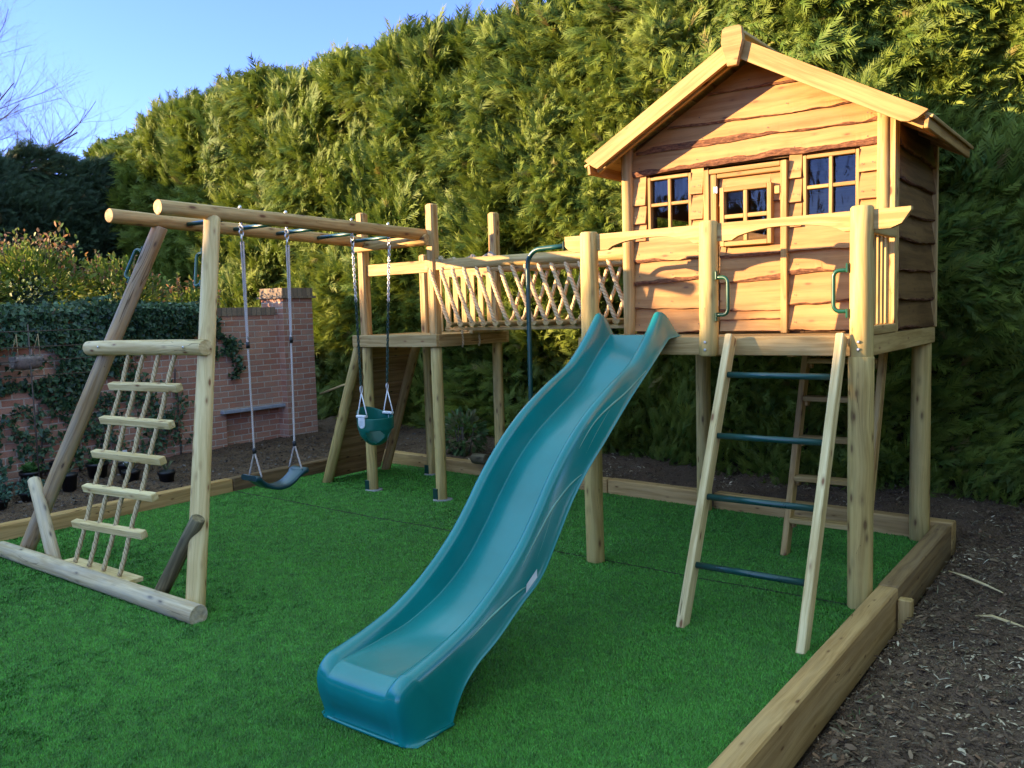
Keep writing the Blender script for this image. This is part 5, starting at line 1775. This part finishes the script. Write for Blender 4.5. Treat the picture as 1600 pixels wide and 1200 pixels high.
# leave the dark pocket round the hanging trough
Pm = np.concatenate(Pm)
pocket = ((Pm[:, 1] + 0.80) / 0.42) ** 2 + ((Pm[:, 2] - 1.30) / 0.20) ** 2 < 1
Pm = Pm[~(pocket & (rng.uniform(size=len(Pm)) < 0.9))]
trail = []
def trailer(y0, z0, y1, z1, n, w):
    t = rng.uniform(0, 1, n)
    yy = y0 + (y1 - y0) * t + 0.06 * np.sin(t * 9 + y0 * 5) + rng.normal(0, w, n)
    zz = z0 + (z1 - z0) * t + rng.normal(0, .015, n)
    trail.append(np.stack([WX + 0.02 + rng.uniform(0, .06, n), yy, zz], 1))
for a in ((1.40, 1.75, 1.80, 1.30, 320, .05), (1.72, 1.42, 1.86, 0.95, 150, .035), (1.45, 1.6, 1.48, 1.2, 120, .05), (0.02, 0.9, 0.10, 0.18, 260, .09), (-0.35, 0.9, -0.20, 0.12, 330, .11), (0.62, 0.85, 0.70, 0.15, 300, .13),
          (0.95, 1.0, 0.98, 0.2, 110, .07), (-0.9, 0.85, -0.8, 0.3, 160, .07), (-1.5, 0.85, -1.45, 0.25, 160, .07), (0.35, 1.4, 0.4, 0.8, 300, .10), (-0.62, 0.8, -0.6, 0.15, 110, .04), (-1.1, 0.7, -1.08, 0.1, 90, .03)):
    trailer(*a)
Pm = np.concatenate([Pm] + trail)
leaves("leaves", Pm, np.repeat(np.array([[1.0, 0, 0]]), len(Pm), 0), rng.uniform(0.032, 0.066, len(Pm)), IVC, iv, M_IVY, IVY, 7)
mb = MB()
for (y0, y1, z1) in ((0.05, 0.02, .9), (-0.25, -0.3, 1.0), (0.66, 0.62, .95), (-0.62, -0.62, .85), (-1.1, -1.1, .8), (0.98, 0.95, 1.1)):
    tube(mb, [(WX + 0.02, y0 + 0.02 * math.sin(k * 2.1), 0.02 + z1 * k / 6) for k in range(7)], 0.008, 6)
mb.build("stems", M_TWIG, iv)

# hanging trough and its wires
hb = thing("hanging_trough", "small grey fibre planter hung by cords in a gap of the ivy", "planter", (-6.2, -0.84, 1.27))
mb = MB()
vv, ff = [], []
for j in range(9):
    t = j / 8
    yy = -0.975 + 0.27 * t
    for i in range(15):
        a = math.pi + math.pi * i / 14
        rr = 0.085 * (0.86 + 0.14 * math.sin(math.pi * t)) * (1 + 0.05 * math.sin(i * 3 + j * 2))
        vv.append((-6.2 + rr * math.cos(a), yy, 1.375 + 1.45 * rr * math.sin(a)))
for j in range(8):
    for i in range(14):
        ff.append((j * 15 + i, j * 15 + i + 1, (j + 1) * 15 + i + 1, (j + 1) * 15 + i))
ff.append(tuple(range(15))); ff.append(tuple(120 + i for i in reversed(range(15))))
mb.add(vv, ff, sm=[True] * 112 + [False] * 2)
mb.build("trough", M_FABRIC, hb, lambda o: setattr(o.modifiers.new("thick", 'SOLIDIFY'), "thickness", 0.012))
for y in (-0.945, -0.735):
    mb = MB()
    for s in (-1, 1):
        tube(mb, [(-6.2 + s * 0.08, y, 1.375), (-6.2, y + 0.03, 1.60)], 0.004, 6)
    mb.build("cord", M_ROPE, hb)
tr = thing("wire_trellis", "rusty wire trellis in front of the ivy", "trellis", (-6.17, -0.8, 1.1))
for zz in (1.175, 1.33, 1.47, 1.63):
    one(tube, [(-6.12, -2.6, zz), (-6.12, -0.2, zz)], 0.0045, 6).build("wire", M_TWIG, tr)
for yy in (-2.0, -0.83):
    one(tube, [(-6.125, yy, 0.05), (-6.125, yy, 1.7)], 0.007, 6).build("upright", M_TWIG, tr)

# --- lit shrubs beyond the wall
SHC = [(0.13, 0.20, 0.028), (0.19, 0.24, 0.035), (0.10, 0.16, 0.026), (0.26, 0.27, 0.05)]
SHR = [(0.30, 0.13, 0.06), (0.36, 0.18, 0.075), (0.26, 0.17, 0.05)]
def shrub(x, y, ztop, rad, n, label, seed, tips=60):
    rg = np.random.default_rng(seed)
    s = thing("shrub", label, "shrub", (x, y, 0), "sunlit shrubs beyond the wall")
    c = np.array([x, y, ztop - rad * 0.8])
    P, D = leafball(rg, n, c, rad, (0.9, 1.0, 1.0))
    lump = fbm(P * 2.6, seed, 2)[:, None]
    P = P + D * lump * 0.16
    leaves("foliage", P, D * 0.8 + np.array([0.2, -.3, .2]), rg.uniform(0.05, 0.095, n), SHC, s, M_SHRUB, OVAL, seed, 0.15, 0.6)
    Tp = []; 
    mbs = MB()
    for k in range(tips):
        a = rg.uniform(0, 6.28); rr = rad * rg.uniform(.15, 1.0) ** .6
        b = c + np.array([rr * math.cos(a) * .9, rr * math.sin(a), rad * math.sqrt(max(0.02, 1 - (rr / rad) ** 2)) * .95])
        L = rg.uniform(.10, .28)
        d = unit(np.array([[rg.normal(0, .2), rg.normal(0, .2), 1]]))[0]
        tube(mbs, [tuple(b - d * .1), tuple(b + d * L)], [0.004, 0.002], 4)
        for q in range(9):
            Tp.append(b + d * L * (q / 8) + rg.normal(0, .015, 3))
    Tp = np.array(Tp)
    leaves("young_leaves", Tp, np.repeat(np.array([[.3, -.5, .6]]), len(Tp), 0), rg.uniform(.035, .07, len(Tp)), SHR + SHC[:2], s, M_SHRUB, OVAL, seed + 1, 0.5, 0.6)
    for k in range(5):
        a = rg.uniform(0, 6.28)
        tube(mbs, [(x + .1 * math.cos(a), y + .1 * math.sin(a), 0), (x + rad * .5 * math.cos(a), y + rad * .5 * math.sin(a), ztop - rad)], [0.02, 0.01], 6)
    mbs.build("stems", M_TWIG, s)
    return s
shrub(-7.60, -1.05, 2.40, 0.62, 3000, "low rounded sunlit shrub with reddish tips at the left edge of the picture", 601)
shrub(-7.75, -0.05, 2.52, 0.62, 3400, "tallest sunlit shrub with reddish young leaves above the ivy", 602)
shrub(-7.60, 0.95, 2.28, 0.58, 3000, "sunlit shrub above the wall next to the leaning grey leg", 603)
shrub(-7.5, 1.9, 2.02, 0.45, 1500, "lowest sunlit shrub, just topping the wall behind the thick pale leg", 604, 25)
sp = thing("sapling", "thin upright shoot with yellow pink leaves rising above the shrubs", "sapling", (-7.9, 0.42, 0))
Tp = []
for k in range(3):
    for q in range(30):
        t = q / 29
        Tp.append((-7.9 + .05 * k + .03 * t, 0.36 + 0.06 * k + 0.05 * t + 0.02 * math.sin(q), 2.2 + 0.72 * t * (1 - .15 * k)))
Tp = np.array(Tp) + rng.normal(0, .03, (90, 3))
leaves("young_leaves", Tp, np.repeat(np.array([[.3, -.6, .5]]), 90, 0), rng.uniform(.05, .09, 90), SHR + SHC, sp, M_SHRUB, OVAL, 77, 0.4, 0.6)
one(tube, [(-7.9, 0.42, 0), (-7.88, 0.40, 1.8), (-7.86, 0.44, 2.85)], [0.012, 0.008, 0.003], 6).build("stem", M_TWIG, sp)

# --- bushes at the foot of the hedge near the wall pillar
def bush(name, x, y, z, r, n, label, cols, seed, size=(.05, .09)):
    rg = np.random.default_rng(seed)
    P, D = leafball(rg, n, np.array([x, y, z]), r, (1.0, .7, 1.0))
    P[:, 2] = np.maximum(P[:, 2], 0.04)
    s = thing(name, label, "bush", (x, y, 0))
    leaves("foliage", P, D, rg.uniform(*size, n), cols, s, M_SHRUB, OVAL, seed, -0.1, 0.6)
    mbs = MB()
    for k in range(6):
        a = rg.uniform(0, 6.28)
        tube(mbs, [(x + .05 * math.cos(a), y + .05 * math.sin(a), 0), (x + r * .6 * math.cos(a), y + r * .4 * math.sin(a), z + r * .5)], [0.012, 0.005], 5)
    mbs.build("stems", M_TWIG, s)
bush("bush", -5.6, 3.30, 0.45, 0.42, 900, "dark leafy bush beside the end pillar of the brick wall", [(0.02, 0.045, 0.018), (0.03, 0.06, 0.02), (0.05, 0.07, 0.03)], 701)
bush("bush", -3.35, 2.62, 0.28, 0.27, 420, "mid green leafy bush seen between the ramp and the small tower", [(0.09, 0.17, 0.05), (0.13, 0.20, 0.06), (0.18, 0.18, 0.08)], 702, (.06, .10))
o = one(tube, [(-6.5, 3.22, 0.60), (-6.0, 3.20, 0.74), (-5.2, 3.18, 0.88)], [0.016, 0.015, 0.012], 8).build("garden_cane", W_PALE)
tag(o, "pale pole slanting up through the bushes beside the end pillar", "cane")

# --- pots on the soil
PG = "plant pots on the soil below the wall"
def pot(x, y, r, h, label, kind, seed):
    rg = np.random.default_rng(seed)
    z0 = 0.045
    s = thing("plant_pot", label, "plant pot", (x, y, z0), PG)
    mb = MB()
    n = 20
    prof = [(0.78, 0.0), (0.80, 0.0), (1.0, h - 0.03), (1.10, h - 0.03), (1.10, h), (0.98, h), (0.96, h - 0.04), (0.0, h - 0.045)]
    vv, ff = [], []
    for a_, zz in prof:
        for i in range(n):
            a = 2 * math.pi * i / n
            vv.append((x + r * a_ * math.cos(a), y + r * a_ * math.sin(a), z0 + zz))
    for k in range(len(prof) - 1):
        for i in range(n):
            ff.append((k * n + i, k * n + (i + 1) % n, (k + 1) * n + (i + 1) % n, (k + 1) * n + i))
    mb.add(vv, ff, sm=True)
    mb.build("pot", M_BLACKPL, s)
    c = np.array([x, y, z0 + h])
    if kind == "rosette":
        m = 60
        a = rg.uniform(0, 6.28, m); el = rg.uniform(0.1, 1.3, m)
        ax = np.stack([np.cos(a) * np.cos(el), np.sin(a) * np.cos(el), np.sin(el)], 1)
        V, F, C = instance(OVAL[0], OVAL[1], np.repeat(c[None], m, 0) + rg.normal(0, .018, (m, 3)), ax, np.repeat(np.array([[0, 0, 1.0]]), m, 0) + rg.normal(0, .2, (m, 3)), rg.uniform(r * .6, r * 1.2, m), np.array([[0.12, 0.26, 0.07]]) * rg.uniform(.6, 1.2, (m, 1)))
    elif kind == "mound":
        m = 260
        P, D = leafball(rg, m, c + np.array([0, 0, .02]), r * 1.15, (1, 1, .7))
        V, F, C = instance(OVAL[0], OVAL[1], P, D + rg.normal(0, .5, (m, 3)), D, rg.uniform(.03, .05, m), np.array([[0.10, 0.20, 0.14]]) * rg.uniform(.5, 1.2, (m, 1)))
    else:
        m = 16
        a = rg.uniform(0, 6.28, m)
        ax = np.stack([np.cos(a) * .7, np.sin(a) * .7, np.ones(m)], 1)
        V, F, C = instance(OVAL[0] * np.array([1, .35, 1]), OVAL[1], np.repeat(c[None], m, 0), ax, rg.normal(0, 1, (m, 3)), rg.uniform(.06, .14, m), np.array([[0.22, 0.24, 0.12]]) * rg.uniform(.5, 1.2, (m, 1)))
    soup("plant", V, F, C, M_SHRUB, s)
    return s
pot(-6.30, -0.83, 0.105, 0.14, "black pot with a bright green rosette plant, left of the leaning grey leg", "rosette", 1)
pot(-6.36, -0.50, 0.10, 0.19, "tall black pot with a few thin stems standing right under the wall", "sprig", 2)
pot(-5.50, -0.83, 0.075, 0.19, "slim black pot just right of the leaning grey leg", "sprig", 3)
pot(-5.98, -0.30, 0.105, 0.17, "black pot with a green rosette plant, seen behind the rope ladder", "rosette", 4)
s = pot(-5.80, -0.08, 0.085, 0.15, "black pot with a white plant tag stuck in it", "sprig", 5)
one(board, (-5.76, -0.11, 0.18), (-5.755, -0.11, 0.34), 0.05, 0.004, (0, 1, 0), 0.001).build("plant_tag", M_WHITEPL, s)
pot(-5.42, -0.24, 0.085, 0.13, "black pot of dry pale stalks behind the middle of the rope ladder", "sprig", 6)
pot(-5.08, -0.05, 0.08, 0.12, "small black pot close behind the sleeper, right of the rope ladder", "sprig", 7)
pot(-5.20, -1.62, 0.10, 0.12, "black pot of blue green mounded leaves at the left edge of the picture", "mound", 8)
pot(-5.42, -1.22, 0.10, 0.10, "black pot of blue green mounded leaves behind the short pale brace log", "mound", 9)
pot(-5.62, -1.42, 0.10, 0.13, "black pot of blue green mounded leaves set back between two similar pots", "mound", 10)

# --- log offcut by the rear sleeper
o = one(log, (-2.62, 1.92, 0.185), (-2.40, 1.86, 0.20), 0.055, 0.055, 16, 0.03, 0.006).build("log_offcut", W_BRACE)
tag(o, "short brown log offcut lying on the rear sleeper behind the small tower's front leg", "log")

# --- leafless tree far off at the left
bt = thing("bare_tree", "leafless tree with fine twigs against the sky at the far left", "tree", (-24.7, 6.5, 0))
trunk, crown = MB(), MB()
rt_ = random.Random(5)
def branch(p, d, L, r, depth):
    p = Vector(p); d = Vector(d).normalized()
    pts = [p]
    k = 5 if depth < 3 else 4
    dd = d.copy()
    for i in range(k):
        dd = (dd + Vector((rt_.gauss(0, .13), rt_.gauss(0, .13), rt_.gauss(0.05, .10)))).normalized()
        pts.append(pts[-1] + dd * L / k)
    rr = [r * (1 - 0.45 * i / k) for i in range(k + 1)]
    tube(trunk if depth == 0 else crown, pts, rr, 7 if depth < 2 else (5 if depth < 4 else 3))
    if depth >= 6:
        return
    nb = (4, 5, 5, 5, 4, 3)[depth]
    for i in range(nb):
        t = rt_.uniform(0.35, 1.0) if depth else rt_.uniform(0.5, 1.0)
        q = pts[min(k, int(t * k))]
        a = rt_.uniform(0, 6.28)
        side = Vector((math.cos(a), math.sin(a), rt_.uniform(-.15, .55)))
        nd = dd * rt_.uniform(.55, 1.0) + side * rt_.uniform(.5, .95)
        branch(q, nd, L * rt_.uniform(.55, .78), rr[min(k, int(t * k))] * rt_.uniform(.45, .62), depth + 1)
branch((-25.2, 5.9, -0.2), (0.03, 0.06, 1), 6.2, 0.22, 0)
trunk.build("trunk", M_TWIG, bt)
crown.build("crown", M_TWIG, bt)
bt2 = bt.copy(); COL.objects.link(bt2)
bt2["label"] = "leafless tree standing behind the photographer, mirrored in the playhouse windows"
bt2.location = (-5.5, -17.0, 0); bt2.rotation_euler = (0, 0, 1.1)
for ch in list(bt.children):
    c = ch.copy(); COL.objects.link(c); c.parent = bt2
